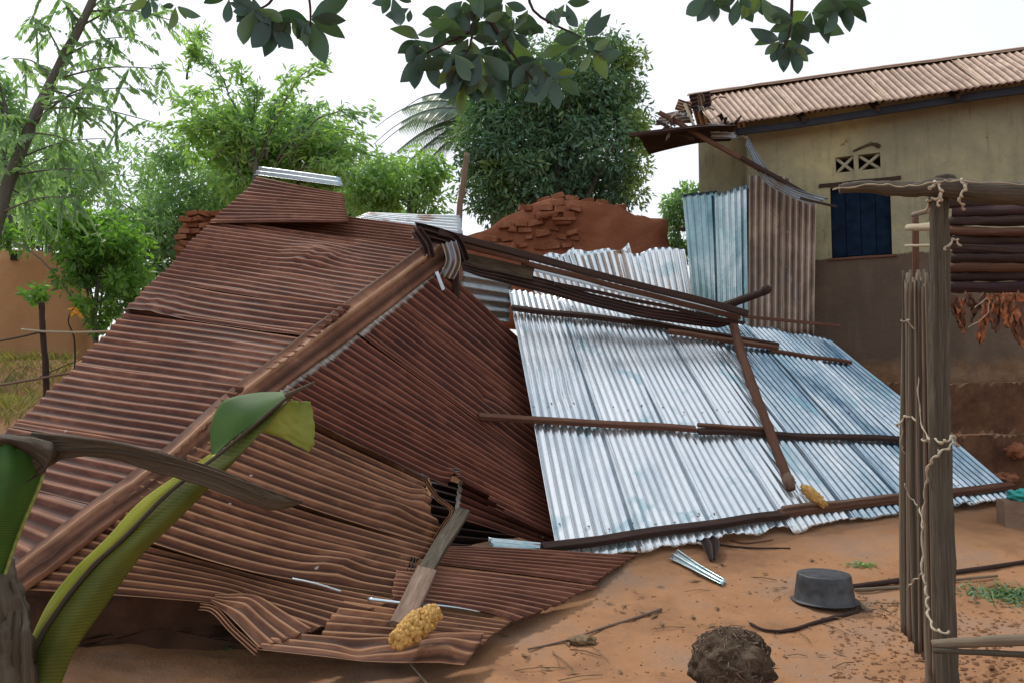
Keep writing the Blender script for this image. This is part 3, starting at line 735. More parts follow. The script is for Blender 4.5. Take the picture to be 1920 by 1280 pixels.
# seam strips showing bright zinc underside
for (a, b, w_) in (((560, 775, 6.0), (802, 896, 6.33), .028), ((548, 1084, 4.83), (640, 1108, 4.85), .014)):
    p, q = U(*a), U(*b); mb = MB()
    pts = spline([p, p.lerp(q, .5)+Vector((0, -.01, .01)), q], 8); mb.tube(pts, w_/2, 7, .3, 3)
    mb.build('turned_up_edge', M_ZINCG, roof)
pole('zinc_edge', [U(690, 1122, 4.82), U(760, 1130, 4.8), U(840, 1136, 4.8), U(900, 1146, 4.85)], .012, .003, M_ZINC, roof)
# apron sheets lying on the ground at right
sheet([(U(770, 1026, 5.75), U(800, 1052, 5.55)), (U(980, 1030, 6.15), U(960, 1074, 5.75)), (U(1195, 1041, 6.7), U(1105, 1098, 5.95))], M_RUST, roof, nv=30, dent=.025, rag=.06, amp=.012, ribs=8)
sheet([(U(740, 1056, 5.4), U(735, 1122, 4.9)), (U(950, 1080, 5.65), U(900, 1148, 5.1)), (U(1115, 1100, 5.9), U(960, 1168, 5.15))], M_RUSTL, roof, nv=30, dent=.025, rag=.06, amp=.013, ribs=9)
# deep sheet under the tear
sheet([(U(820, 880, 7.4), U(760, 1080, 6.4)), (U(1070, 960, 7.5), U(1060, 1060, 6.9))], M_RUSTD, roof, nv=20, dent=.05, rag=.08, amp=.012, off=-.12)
sheet([(U(915, 1008, 6.5), U(925, 1026, 6.4)), (U(1050, 1022, 6.6), U(1045, 1040, 6.5))], M_ZINCT, roof, nv=12, ribs=2, dent=.01, amp=.012)
# torn lips
def strip(name, pts, w_, mat, parent, seed=0, ribs=2, amp=.01):
    P = [U(*p) for p in pts]; st = []
    for i, p in enumerate(P):
        t_ = (P[min(i+1, len(P)-1)]-P[max(i-1, 0)]).normalized(); sd_ = t_.cross((CAM-p).normalized()).normalized()
        sd_ = (sd_+Vector((0, .3*N3(i, seed), .3*N3(seed, i)))).normalized()
        st.append((p-sd_*w_/2, p+sd_*w_/2))
    return sheet(st, mat, parent, name=name, ribs=ribs, dent=.02, nv=20, amp=amp, rag=.03)
strip('torn_lip', [(812, 889, 6.5), (835, 884, 6.5), (862, 886, 6.55)], .06, M_ZINCG, roof, 4, 3, .018)
strip('torn_lip', [(798, 900, 6.3), (822, 935, 6.15), (848, 958, 6.05), (832, 985, 5.98), (812, 1018, 5.88)], .035, M_RUSTO, roof, 6)
strip('torn_lip', [(742, 1112, 5.06), (764, 1080, 5.3), (776, 1045, 5.5)], .04, M_RUSTD, roof, 8)
strip('folded_flap', [(372, 1136, 4.56), (400, 1142, 4.5), (434, 1178, 4.4), (482, 1222, 4.27)], .035, M_RUSTO, roof, 9, 2, .008)
# hip cap
cl = [((812, 440), (838, 500)), ((800, 455), (822, 508)), ((640, 573), (676, 622)), ((507, 676), (549, 716)), ((411, 750), (452, 792)), ((306, 847), (347, 890)), ((168, 950), (215, 985)), ((20, 1072), (60, 1108)), ((-70, 1135), (-30, 1175))]
def cap():
    PA = spline([HL(*a) for a, b in cl], 9); PB = spline([HR(*b) for a, b in cl], 9)
    prof = [(0, .0), (.05, .012), (.16, .016), (.24, .022), (.32, .040), (.37, .048), (.42, .036), (.52, .020), (.66, .018), (.70, .028), (.74, .018), (.88, .006), (.92, .016), (.96, .01), (1, -.01)]
    v = []; uv = []; k = len(PA); L = 0
    for i in range(k):
        t_ = (PA[min(i+1, k-1)]-PA[max(i-1, 0)]).normalized(); n_ = (PB[i]-PA[i]).cross(t_).normalized()
        if n_.dot(CAM-PA[i]) < 0: n_ = -n_
        if i: L += (PA[i]-PA[i-1]).length
        lap = .012*((L/1.3) % 1.0)
        for (u_, h_) in prof:
            e = .012*N3(L*4, u_*2)+.012*N3(L*11, u_*6, 4)
            v.append(PA[i].lerp(PB[i], u_+.02*N3(L*3, u_*4, 8))+n_*(h_+.03+lap+e)); uv.append((u_*1.4+.5, L))
    m = len(prof); f = [(i*m+j, i*m+j+1, (i+1)*m+j+1, (i+1)*m+j) for i in range(k-1) for j in range(m-1)]
    o = obj('hip_cap', v, f, M_RUSTC, roof, True, uv); md = o.modifiers.new('t', 'SOLIDIFY'); md.thickness = .0016
cap()
# crumpled apex
strip('torn_lip', [(775, 432, 7.7), (810, 440, 7.62), (850, 455, 7.6), (866, 492, 7.6)], .16, M_RUSTD, roof, 21, 3, .02)
strip('torn_lip', [(842, 455, 7.55), (850, 490, 7.5), (838, 520, 7.5)], .14, M_RUSTB, roof, 22, 3, .02)
strip('torn_lip', [(818, 508, 7.45), (832, 545, 7.45)], .03, M_ZINC, roof, 23, 2, .008)
strip('torn_lip', [(780, 430, 7.62), (800, 458, 7.55), (806, 480, 7.5)], .10, M_RUSTD, roof, 25, 2, .02)
beam('broken_rafter', U(852, 470, 7.7), U(862, 640, 7.9), .05, .08, M_WDARK, roof, seed=31)
prism_wall('added_gap_wall', [(-80, 1085), (120, 1100), (210, 1122), (300, 1112), (450, 1126), (560, 1150), (700, 1165), (700, 1230), (-80, 1230)], 5.0, .5, M_GAPSHADE, roof, .07)  # added wall: blocks back light and darkens the gap under the sheets
# planks sticking out of the tear
beam('plank', U(868, 958, 6.1), U(778, 1100, 5.05), .10, .05, M_WGREY, roof, up=Vector((.2, -.5, 1)), seed=12)
beam('plank', U(800, 1068, 5.0), U(752, 1172, 4.5), .125, .035, M_WTAN, roof, up=Vector((.1, -.6, 1)), seed=13)
# rafters under the fallen roof so nothing floats
beam('hip_rafter', U(840, 520, 7.9), U(180, 1035, 4.65), .07, .1, M_WDARK, roof, seed=14)
for (a, b) in (((420, 470, 8.7), (330, 700, 8.4)), ((260, 600, 7.5), (200, 800, 7.4)), ((860, 560, 8.2), (900, 900, 7.9)), ((140, 720, 6.7), (110, 900, 6.7))):
    pole('prop', [U(*a), U(*b)], .05, .05, M_WDARK, roof)
for k_ in range(3):
    t_ = .2+.3*k_
    beam('batten', EL(397, 416).lerp(EL(25, 797), t_)+Vector((.35, -.1, -.12)), HL(800, 470).lerp(HL(40, 1060), t_)+Vector((-.25, .1, -.1)), .05, .05, M_WDARK, roof, seed=15+k_)

# ------------------------------------------------------------------ grey sheet between the roofs
t = thing('grey_ribbed_sheet', 'short grey zinc sheet with level ribs between rusty roof and silver panel', 'roofing sheet', U(905, 600, 8.5))
sheet([(U(868, 498, 8.5), U(860, 596, 8.45)), (U(960, 515, 8.8), U(955, 605, 8.7))], M_ZINCG, t, ribs=5, nv=12, dent=.012, amp=.014, rag=.01)

# ------------------------------------------------------------------ fallen silver roof
silver = thing('fallen_silver_roof', 'fallen silver zinc roof panel lying upside down with dark battens across it', 'roof', U(1350, 1000, 7.2))
TL, TR, BL, BRr = U(953, 542, 8.6), U(1548, 634, 9.65), U(1042, 1024, 6.5), U(1893, 917, 8.55)
def SB(u, v): return TL.lerp(TR, u).lerp(BL.lerp(BRr, u), v)
def SPt(px, py, off=.03):
    u, v = .5, .5
    for _ in range(12):
        P = SB(u, v); x, y = proj(P); e = 1e-3
        xu, yu = proj(SB(u+e, v)); xv, yv = proj(SB(u, v+e))
        a, b, c, d = (xu-x)/e, (xv-x)/e, (yu-y)/e, (yv-y)/e; det = a*d-b*c
        dx, dy = px-x, py-y; u += (d*dx-b*dy)/det; v += (a*dy-c*dx)/det
    P = SB(u, v); n = (TR-TL).cross(BL-TL).normalized(); n = n if n.dot(CAM-P) > 0 else -n
    return P+n*off
ns = 7
for i in range(ns):
    a, b = i/ns, (i+1)/ns
    sheet([(SB(a, 0), SB(b, 0)), (SB(a, .5), SB(b, .5)), (SB(a, 1.045), SB(b, 1.045))], M_ZINC if i < 4 else M_ZINCB, silver, nv=36, dent=.026, rag=.07, off=.008*(i % 2), uext=(0, .035), amp=.012,
          kinks=[(.5, .47, .16, -.04)] if i == 0 else ([(.6, .7, .2, -.02)] if i in (2, 4) else ()), pitch=.077)
nb = MB(); rn_ = random.Random(3)
for u_ in [i/24+.01 for i in range(24)]:
    for vq in (.07, .53, .955):
        P_ = SB(min(1, u_+rn_.uniform(-.01, .01)), vq+rn_.uniform(-.02, .02)); n_ = (TR-TL).cross(BL-TL).normalized(); n_ = n_ if n_.dot(CAM-P_) > 0 else -n_
        nb.tube([P_+n_*.012, P_+n_*.022], [.011, .004], 6)
tag(nb.build('nail_washers', M_ZINCG, silver), kind='stuff')
def bseg(name, pts, w_, h_, mat, off=.045, seed=0, taper=1):
    for k in range(len(pts)-1):
        beam(name, SPt(*pts[k], off), SPt(*pts[k+1], off), w_, h_, mat, silver, seed=seed+k, up=Vector((0, -.6, .8)), taper=taper)
bseg('batten', [(958, 583), (1255, 617)], .055, .05, M_WDARK, seed=1)
bseg('batten', [(1248, 630), (1452, 660)], .06, .045, M_WRED, .07, seed=3)
bseg('batten', [(1180, 606), (1455, 652)], .045, .045, M_WDARK, .05, seed=23)
bseg('batten', [(1440, 662), (1592, 684)], .04, .035, M_WRED, .045, seed=24)
bseg('batten', [(896, 787), (1300, 810)], .06, .05, M_WRED, .05, seed=5)
bseg('batten', [(1305, 814), (1690, 829)], .062, .045, M_WDARK, .05, seed=6)
bseg('batten', [(1302, 806), (1440, 814)], .04, .03, M_WRED, .08, seed=26)
bseg('eave_beam', [(1013, 1032), (1470, 970)], .07, .06, M_WDARK, .05, seed=7)
bseg('eave_beam', [(1455, 968), (1890, 914)], .07, .06, M_WRED, .05, seed=8)
bseg('batten', [(1458, 962), (1690, 936)], .03, .03, M_WTAN, .09, seed=9)
# rafter pole with fork
pole('rafter_pole', [SPt(1345, 600, .25), SPt(1385, 705, .16), SPt(1430, 818, .13), SPt(1464, 905, .11), SPt(1472, 928, .11)], .052, .045, M_WRED, silver, m=8, wob=.35, seed=4)
pole('rafter_pole', [SPt(1342, 604, .26), U(1440, 545, 8.5)], .05, .035, M_WDARK, silver, m=8, wob=.2, seed=5)
blob('knob', U(1437, 543, 8.48), .05, .05, .05, M_WDARK, silver, 8, .3)
tag(blob('yellow_fibre_lump', SPt(1512, 942, .12), .135, .05, .05, M_STRAW, None, 18, .35, 5, 2, axis=(SPt(1535, 962, .1)-SPt(1488, 922, .1)).normalized()),
    'small knobbly yellow lump on the silver roof beside the rafter pole foot', 'lump')
blob('pole_foot', SPt(1467, 915, .12), .09, .055, .055, M_WTAN, silver, 12, .3, 4, 5, axis=(SPt(1472, 928, .1)-SPt(1462, 900, .1)).normalized())
def knobbly(name, a, b, r_, n, ks_):
    mb = MB(); rr = random.Random(4); a, b = Vector(a), Vector(b); ax = (b-a).normalized(); x_ = ax.orthogonal().normalized(); y_ = ax.cross(x_)
    for i in range(n):
        q = rr.random(); th = rr.uniform(0, 6.28); rad = r_*(.55+.45*math.sin(math.pi*min(.97, max(.05, q))))*rr.uniform(.8, 1.12)
        if i < n//4: rad *= rr.uniform(0, .8)
        c = a.lerp(b, q)+(x_*math.cos(th)+y_*math.sin(th))*rad; k_ = ks_*rr.uniform(.6, 1.5); v = []; f = []
        for u_ in range(4):
            for w_ in range(6):
                t1, t2 = math.pi*(u_+.25)/3.5, 2*math.pi*w_/6; v.append(c+Vector((math.sin(t1)*math.cos(t2), math.sin(t1)*math.sin(t2), math.cos(t1)))*k_*rr.uniform(.75, 1.25))
        f = [(u_*6+w_, (u_+1)*6+w_, (u_+1)*6+(w_+1) % 6, u_*6+(w_+1) % 6) for u_ in range(3) for w_ in range(6)]+[tuple(range(6)), tuple(range(18, 24))[::-1]]
        mb.add(v, f)
    return tag(mb.build(name, M_STRAW, None), kind='stuff')
tag(knobbly('yellow_fibre_clump', U(816, 1146, 4.5), U(742, 1202, 4.25), .056, 620, .015),
    'large crumbly yellow fibre clump at the lower end of the tan plank', 'clump')

# long fallen beams and crushed dark sheets between the roofs
bm = thing('fallen_ridge_beams', 'long dark ridge beams running from the rusty roof apex down over the silver roof top', 'beam', U(1100, 540, 8.2))
beam('beam', U(822, 436, 7.6), U(1400, 588, 8.6), .07, .065, M_WDARK, bm, seed=40, seg=24)
beam('beam', U(978, 492, 8.1), U(1385, 596, 8.7), .05, .05, M_WRED, bm, seed=41)
beam('board', U(850, 452, 7.75), U(992, 486, 8.05), .03, .10, M_WRED, bm, seed=42)
beam('board', U(1040, 532, 8.2), U(1395, 606, 8.75), .03, .035, M_WDARK, bm, seed=43)
beam('board', U(866, 484, 7.9), U(1000, 514, 8.15), .03, .12, M_WGREY, bm, seed=44)
sheet([(U(858, 488, 8.05), U(868, 512, 7.98)), (U(1010, 524, 8.3), U(1000, 546, 8.2)), (U(1200, 573, 8.6), U(1190, 594, 8.5)), (U(1385, 604, 8.9), U(1350, 616, 8.85))], M_RUSTD, bm, name='crushed_sheet', nv=40, dent=.09, amp=.005, ribs=4)
sheet([(U(985, 494, 8.6), U(990, 508, 8.5)), (U(1200, 546, 8.8), U(1200, 562, 8.7)), (U(1370, 582, 9.0), U(1370, 596, 8.9))], M_ZINCG, bm, name='crushed_sheet', nv=36, dent=.04, amp=.012, ribs=2)

# ------------------------------------------------------------------ stick shelter, foreground right
shel = thing('stick_shelter', 'pole and stalk corner of a shelter tied with rope in the right foreground', 'shelter', U(1750, 1330, 3.6))
pole('post', [U(1760, 356, 3.6), U(1762, 560, 3.6), U(1764, 860, 3.55), U(1774, 1180, 3.5), U(1782, 1420, 3.45), U(1785, 1500, 3.42)], .037, .046, M_WGREY, shel, m=12, n=40, wob=.16, seed=2, flute=.30)
pole('post', [U(1765, 340, 3.62), U(1772, 362, 3.6)], .062, .055, M_WGREY, shel)
pole('cross_beam', [U(1574, 355, 3.7), U(1620, 350, 3.68), U(1700, 356, 3.62), U(1760, 352, 3.55), U(1840, 360, 3.5), U(1960, 366, 3.4)], .022, .056, M_WGREY, shel, m=7, n=10, seed=7)
sk = [(1704, 512, 1712, 1190, 4.42, .018), (1722, 512, 1735, 1205, 4.38, .018), (1736, 505, 1752, 1240, 4.3, .02), (1716, 400, 1728, 1195, 4.45, .022), (1750, 478, 1758, 1290, 4.1, .02), (1697, 560, 1694, 1185, 4.46, .014), (1742, 560, 1745, 1350, 3.95, .02)]
for q_ in range(20):
    xx = 1695+q_*3.0; sk.append((xx, 508+rnd.uniform(-4, 30), xx+4+q_*.9, 1185+q_*6+rnd.uniform(-8, 8), 4.22-.02*q_+rnd.uniform(-.04, .04), rnd.uniform(.007, .013)))
for k, (xa, ya, xb, yb, D, r_) in enumerate(sk):
    pole('stalk', [U(xa, ya, D), U((xa+xb)/2-2+3*math.sin(k), (ya+yb)/2, D-.02), U(xb, yb, D-.05)], r_*.8, r_*1.1, (M_WRED if k == 3 else (M_STALK, M_STALK, M_WGREY, M_STALK, M_WTAN)[k % 5]), shel, m=9, n=14, wob=.3, seed=k+10, flute=.25)
pole('rung', [U(1702, 427, 4.2), U(1760, 425, 3.75)], .016, .022, M_WPALE, shel)
pole('rung', [U(1698, 461, 4.2), U(1765, 460, 3.8)], .006, .008, M_WPALE, shel)
pole('rung', [U(1712, 403, 4.2), U(1755, 392, 3.75)], .012, .014, M_STALK, shel)
pole('lower_rail', [U(1748, 1207, 3.35), U(1840, 1202, 3.3), U(1990, 1196, 3.2)], .018, .026, M_STALK, shel, n=8)
pole('lower_rail', [U(1750, 1219, 3.32), U(1830, 1222, 3.3), U(1990, 1230, 3.2)], .010, .014, M_WGREY, shel, n=8)
# rope ties
def rope(pts, r_=.008, seed=0, parent=None):
    P = [U(*p) for p in pts]
    P = spline(P, 9); r_ *= .62; P = [p+Vector((N3(i*.5, seed), N3(i*.5, seed+3), N3(i*.5, seed+5)))*.003 for i, p in enumerate(P)]
    mb = MB()
    for q in (0, 1):
        off_ = [p+Vector((math.cos(i*1.1+q*3.14), math.sin(i*1.1+q*3.14)*.6, math.sin(i*1.1+q*3.14)))*r_*.8 for i, p in enumerate(P)]
        mb.tube(off_, [r_*(.8+.25*math.sin(i*1.7+q)) for i in range(len(P))], 5, .3, seed+q); return mb.build('rope', M_ROPE, parent or shel)
rope([(1688, 602, 4.18), (1705, 600, 4.15), (1720, 590, 4.1), (1724, 612, 4.1), (1722, 636, 4.1)], .008, 1)
rope([(1700, 600, 4.1), (1726, 640, 4.05), (1722, 720, 4.0), (1730, 800, 3.9), (1760, 846, 3.5)], .007, 2)
rope([(1680, 800, 4.2), (1700, 780, 4.15), (1722, 790, 4.05), (1726, 812, 4.05)], .012, 3)
rope([(1694, 782, 4.2), (1690, 830, 4.2), (1697, 850, 4.2)], .008, 4)
rope([(1728, 826, 3.9), (1745, 822, 3.6), (1770, 828, 3.46), (1788, 816, 3.46), (1795, 838, 3.5)], .012, 5)
rope([(1790, 830, 3.46), (1762, 850, 3.44), (1742, 872, 3.5), (1734, 930, 3.6), (1730, 1000, 3.65), (1730, 1080, 3.6)], .010, 6)
rope([(1696, 906, 4.1), (1706, 930, 4.1), (1724, 952, 4.0), (1730, 990, 3.7)], .007, 7)
rope([(1730, 1075, 3.6), (1712, 1090, 3.9), (1700, 1106, 4.1)], .008, 8)
rope([(1732, 1078, 3.6), (1738, 1110, 3.55), (1740, 1145, 3.5), (1752, 1178, 3.4), (1780, 1185, 3.35)], .011, 9)
rope([(1742, 356, 3.5), (1756, 342, 3.48), (1766, 362, 3.46), (1760, 385, 3.5)], .012, 10)
rope([(1802, 338, 3.48), (1812, 352, 3.44), (1800, 372, 3.44), (1808, 392, 3.5)], .012, 11)
rope([(1560, 356, 3.66), (1640, 346, 3.62), (1700, 350, 3.56), (1760, 341, 3.47), (1800, 340, 3.45), (1920, 346, 3.38)], .007, 12)
rope([(1832, 372, 3.5), (1852, 377, 3.5), (1876, 370, 3.5)], .006, 13)
rope([(1738, 400, 3.75), (1742, 376, 3.6), (1758, 372, 3.5)], .012, 14)
rope([(1770, 470, 3.5), (1790, 448, 3.5), (1800, 462, 3.5)], .010, 15)
# shelter's rusty wall sheets and dry leaves below
for q_ in range(10):
    yy = 380+q_*17.5
    pole('stacked_pole', [U(1780+rnd.uniform(-4, 6), yy, 4.62), U(1880, yy+rnd.uniform(-3, 3), 4.5+rnd.uniform(-.03, .03)), U(1995, yy+rnd.uniform(-4, 4), 4.36)], rnd.uniform(.024, .032), rnd.uniform(.024, .034), (M_WDARK, M_WPURP, M_WDARK, M_WRED)[q_ % 4], shel, m=7, n=12, wob=.3, seed=q_, flute=.2)
beam('rail', U(1780, 462, 4.5), U(1990, 474, 4.2), .03, .03, M_WDARK, shel, seed=50)
for (xa, ya, xb, yb, w_) in ((1785, 552, 1803, 610, 18), (1802, 560, 1806, 620, 14), (1858, 550, 1838, 640, 16), (1872, 552, 1866, 618, 20), (1892, 548, 1890, 610, 22), (1905, 552, 1912, 640, 22), (1918, 548, 1922, 650, 22), (1880, 550, 1860, 600, 14), (1815, 548, 1830, 585, 12), (1848, 548, 1822, 600, 9)):
    loft('dry_leaf', [[(xa-w_/2, ya, 4.33), (xa, ya+2, 4.32), (xa+w_/2, ya, 4.34)], [((xa+xb)/2-w_*.75, (ya+yb)/2, 4.30), ((xa+xb)/2-2, (ya+yb)/2, 4.32), ((xa+xb)/2+w_*.5, (ya+yb)/2, 4.30)], [(xb-w_*.4, yb-8, 4.3), (xb, yb+6, 4.3), (xb+w_*.3, yb-3, 4.31)]], M_DEADO if int(xa) % 3 else M_WRED, shel, 4, 6, .002, .022, xa)
rope([(1827, 578, 4.15), (1852, 560, 4.15), (1850, 590, 4.15), (1815, 614, 4.15)], .004, 21)

# ------------------------------------------------------------------ small things on the ground
def lathe(prof, n=40):
    v = []; f = []
    for (r_, z_) in prof:
        for j in range(n): v.append(Vector((r_*math.cos(2*math.pi*j/n), r_*math.sin(2*math.pi*j/n), z_)))
    for i in range(len(prof)-1):
        for j in range(n): f.append((i*n+j, i*n+(j+1) % n, (i+1)*n+(j+1) % n, (i+1)*n+j))
    return v, f
bc = GH(1546, 1128)
R0 = 56/1500*bc.y
v, f = lathe([(0.001, .86*R0), (R0*.80, .86*R0), (R0*.83, .85*R0), (R0*.845, .82*R0), (R0*.90, .42*R0), (R0*.95, .04*R0), (R0*.955, .035*R0), (R0*1.06, .035*R0), (R0*1.08, .015*R0), (R0*1.06, -.01*R0), (R0*.95, 0), (R0*.9, .02*R0), (R0*.78, .8*R0), (.001, .81*R0)])
bz = hgt(bc.x, bc.y)
tag(obj('washing_basin', [p+Vector((bc.x, bc.y, bz+.01)) for p in v], f, M_BASIN), 'dark grey plastic basin upside down on the red earth', 'basin')
def ground_stick(name, pts, r0, r1, mat, label, cat='stick', up=.012, group=None):
    P = [GH(*p) for p in pts]; P = [Vector((p.x, p.y, hgt(p.x, p.y)+up)) for p in P]
    return tag(pole(name, P, r0, r1, mat, None, m=6, n=7, wob=.3, seed=pts[0][0]), label, cat, group)
ground_stick('stick', [(990, 1224), (1060, 1205), (1120, 1186), (1180, 1166), (1240, 1146)], .006, .011, M_WTAN, 'thin straight twig on bare ground left of the fibrous clod', up=.014)
ground_stick('stick', [(1406, 1172), (1436, 1187), (1480, 1185), (1540, 1168), (1608, 1150)], .008, .016, M_WDARK, 'curved dark stick on the ground in front of the basin')
ground_stick('stick', [(1600, 1106), (1700, 1092), (1800, 1076), (1990, 1048)], .022, .018, M_WDARK, 'long dark pole on the ground behind the stalk bundle, from basin to right edge', 'pole', .02)
ground_stick('stick', [(1604, 1114), (1700, 1104), (1780, 1092), (1870, 1084)], .014, .01, M_STALK, 'thin pale pole lying just in front of the long dark pole', 'pole', .02)
ground_stick('stick', [(1330, 1022), (1400, 1030), (1482, 1030)], .010, .006, M_WDARK, 'short dark stick under the silver roof eave beam')
ground_stick('stick', [(1370, 1016), (1400, 1020), (1450, 1014)], .008, .005, M_WRED, 'short reddish stick lying above the dark one near the eave beam')
p = GH(1092, 1208)
tag(blob('curled_dry_leaf', Vector((p.x, p.y, hgt(p.x, p.y)+.02)), .085, .05, .03, M_DEAD, None, 12, .5, 3, 4), 'curled brown dry leaf lying across the thin twig', 'leaf')
p = GH(1373, 1300); cc = Vector((p.x, p.y, hgt(p.x, p.y)+.14))
cl_ = thing('fibrous_clod', 'round dark brown fibrous clod at the bottom edge of the ground', 'clod', (p.x, p.y, hgt(p.x, p.y)))
blob('clod', cc, .21, .2, .18, M_CLOD, cl_, 70, .17, 3.2, 3)
mb = MB()
for i in range(260):
    d = Vector((rnd.gauss(0, 1), rnd.gauss(0, 1), rnd.gauss(.3, 1))).normalized(); q = cc+Vector((d.x*.205, d.y*.2, d.z*.19))
    tng = d.cross(Vector((rnd.gauss(0, 1), rnd.gauss(0, 1), rnd.gauss(0, 1)))).normalized()*rnd.uniform(.010, .03)
    mb.tube([q-tng, q+d*rnd.uniform(0, .012), q+tng+d*rnd.uniform(-.01, .015)], rnd.uniform(.0015, .0035), 4)
tag(mb.build('fibre', M_WTAN, cl_), kind='stuff')
# zinc scrap
s0, s1 = GH(1262, 1044, .03), GH(1350, 1092, .015)
t = tag(sheet([(s0+Vector((.05, .06, .05)), s0+Vector((-.04, -.03, 0))), (s0.lerp(s1, .5)+Vector((.03, .05, .03)), s0.lerp(s1, .5)+Vector((-.02, -.05, .0))), (s1+Vector((.05, .03, .01)), s1+Vector((-.01, -.04, 0)))], M_ZINCT, None, name='zinc_scrap', ribs=2, nv=16, dent=.02, amp=.01),
        'narrow bent zinc scrap on the ground below the silver roof', 'scrap')
s0, s1 = GH(1300, 1012, .03), GH(1330, 1052, .02)
tag(sheet([(s0, s0+Vector((.15, .02, .03))), (s0.lerp(s1, .5)+Vector((0, 0, .05)), s0.lerp(s1, .5)+Vector((.16, 0, .06))), (s1, s1+Vector((.06, .0, .01)))], M_RUSTD, None, name='rusty_scrap', ribs=2, nv=12, dent=.03, amp=.01),
    'curled dark rusty scrap just under the eave beam, beside the zinc scrap', 'scrap')
# cement block, cloth, lumps by the bank
p = GH(1922, 992)
bk = tag(MB().box(Vector((p.x+.06, p.y+.1, hgt(p.x, p.y)+.12)), Vector((.2, -.03, 0)), Vector((.02, .1, 0)), Vector((0, 0, .13))).build('cement_block', M_BLOCK, None, False), 'brown cement block standing at the right edge under a teal cloth', 'block')
tag(blob('teal_cloth', Vector((p.x+.06, p.y+.08, hgt(p.x, p.y)+.29)), .13, .1, .06, M_TEALC, None, 20, .5, 3, 1), 'crumpled teal cloth lying on top of the brown block', 'cloth')
for k, (px, py, rx_, rz_) in enumerate(((1838, 868, .22, .09), (1795, 850, .14, .07), (1880, 878, .16, .06), (1905, 850, .13, .08))):
    p = GH(px, py+8)
    tag(blob('earth_lump', Vector((p.x, p.y-.05, hgt(p.x, p.y-.05)+rz_*.6)), rx_, rx_*.7, rz_, M_MUDB, None, 14, .45, 2.4, k*3.3),
        ['long fallen earth lump nearest the silver roof corner below the bank', 'earth lump just right of the rope-tied post below the bank', 'flat earth lump close to the teal cloth', 'rounded earth lump high on the bank at the right edge'][k], 'earth lump')
# clods and litter
def scatter(name, n, box, szr, mat, label, cat, kind='stuff', seed=1, flatk=.6):
    r2 = random.Random(seed); mb = MB()
    for i in range(n):
        px, py = r2.uniform(box[0], box[2]), r2.uniform(box[1], box[3]); p = GH(px, py)
        if p.y > 9: continue
        s_ = r2.uniform(*szr)*r2.uniform(.4, 1); z_ = hgt(p.x, p.y)
        a = [Vector((r2.uniform(.6, 1.2)*s_*math.cos(k*2*math.pi/5), r2.uniform(.6, 1.2)*s_*math.sin(k*2*math.pi/5), 0)) for k in range(5)]
        c = Vector((p.x, p.y, z_)); vv = [c+q-Vector((0, 0, .003)) for q in a]+[c+q*.7+Vector((0, 0, s_*flatk*r2.uniform(.6, 1.2))) for q in a]
        mb.add(vv, [(k, (k+1) % 5, 5+(k+1) % 5, 5+k) for k in range(5)]+[(5, 6, 7, 8, 9)])
    return tag(mb.build(name, mat, None, False), label, cat, None, kind)
scatter('gravel', 420, (900, 1040, 1920, 1280), (.006, .018), M_CRUMB, 'small red clods and grit strewn over the yard', 'grit', seed=3)
scatter('crumbled_soil', 700, (1560, 1120, 1920, 1280), (.008, .026), M_CRUMB, 'loose red crumbs of soil around the feet of the shelter', 'soil', seed=4)
scatter('pale_chips', 40, (950, 1040, 1700, 1280), (.006, .014), M_WPALE, 'pale wood chips and husks scattered on the yard', 'chips', seed=5, flatk=.3)
scatter('dark_litter', 60, (1000, 1150, 1760, 1270), (.006, .014), M_CLOD, 'dark bits of charcoal and leaf litter on the yard', 'litter', seed=6, flatk=.4)
r3 = random.Random(21)
lt_ = MB()
for i in range(70):
    px, py = r3.uniform(930, 1700), r3.uniform(1050, 1275); p = GH(px, py)
    if p.y > 8.2: continue
    a = r3.uniform(0, 6.28); L_ = r3.uniform(.02, .06); d = Vector((math.cos(a), math.sin(a), 0))*L_; e = Vector((-math.sin(a), math.cos(a), 0))*L_*.28
    c = Vector((p.x, p.y, hgt(p.x, p.y)+.008)); lt_.add([c-d, c-e+up*.006, c+d+up*r3.uniform(0, .012), c+e+up*.006, c+up*.001], [(0, 1, 4), (1, 2, 4), (2, 3, 4), (3, 0, 4)])
for i in range(26):
    px, py = r3.uniform(930, 1700), r3.uniform(1050, 1275); p = GH(px, py)
    a = r3.uniform(0, 6.28); L_ = r3.uniform(.05, .16); d = Vector((math.cos(a), math.sin(a), 0))*L_
    c = Vector((p.x, p.y, hgt(p.x, p.y)+.008)); lt_.tube([c-d, c+up*.01, c+d], r3.uniform(.002, .004), 5)
tag(lt_.build('yard_litter', M_DEAD, None, False), 'thin scatter of dead leaves and twig bits over the bare yard', 'litter', None, 'stuff')
def tuft(name, px, py, n, ln, mat, label, cat, spread=.15, kind=None):
    p = GH(px, py); V = []; Fc = []; T = []
    for i in range(n):
        b = Vector((p.x+rnd.gauss(0, spread), p.y+rnd.gauss(0, spread*.6), 0)); b.z = hgt(b.x, b.y)
        a = rnd.uniform(0, 6.28); d = Vector((math.cos(a), math.sin(a), rnd.uniform(.1, .9))).normalized(); L = rnd.uniform(.4, 1)*ln
        s_ = d.cross(Vector((0, 0, 1))).normalized()*.006; k = len(V)
        V += [b-s_, b+s_, b+d*L*.6+s_, b+d*L*.6-s_, b+d*L-Vector((0, 0, L*.2))]; Fc += [(k, k+1, k+2, k+3), (k+3, k+2, k+4)]; T += [rnd.random()]*5
    return tag(obj(name, V, Fc, mat, None, True, None, T), label, cat, None, kind)
tuft('dark_grass_heap', 1900, 1118, 500, .10, M_LMANGO, 'heap of dark wilted greens on the soil at the right edge', 'plant', .16, 'stuff')
tuft('leaf_tuft', 1618, 1062, 60, .09, M_LMID, 'small tuft of wilted leaves on the ground behind the basin', 'plant', .06, 'stuff')
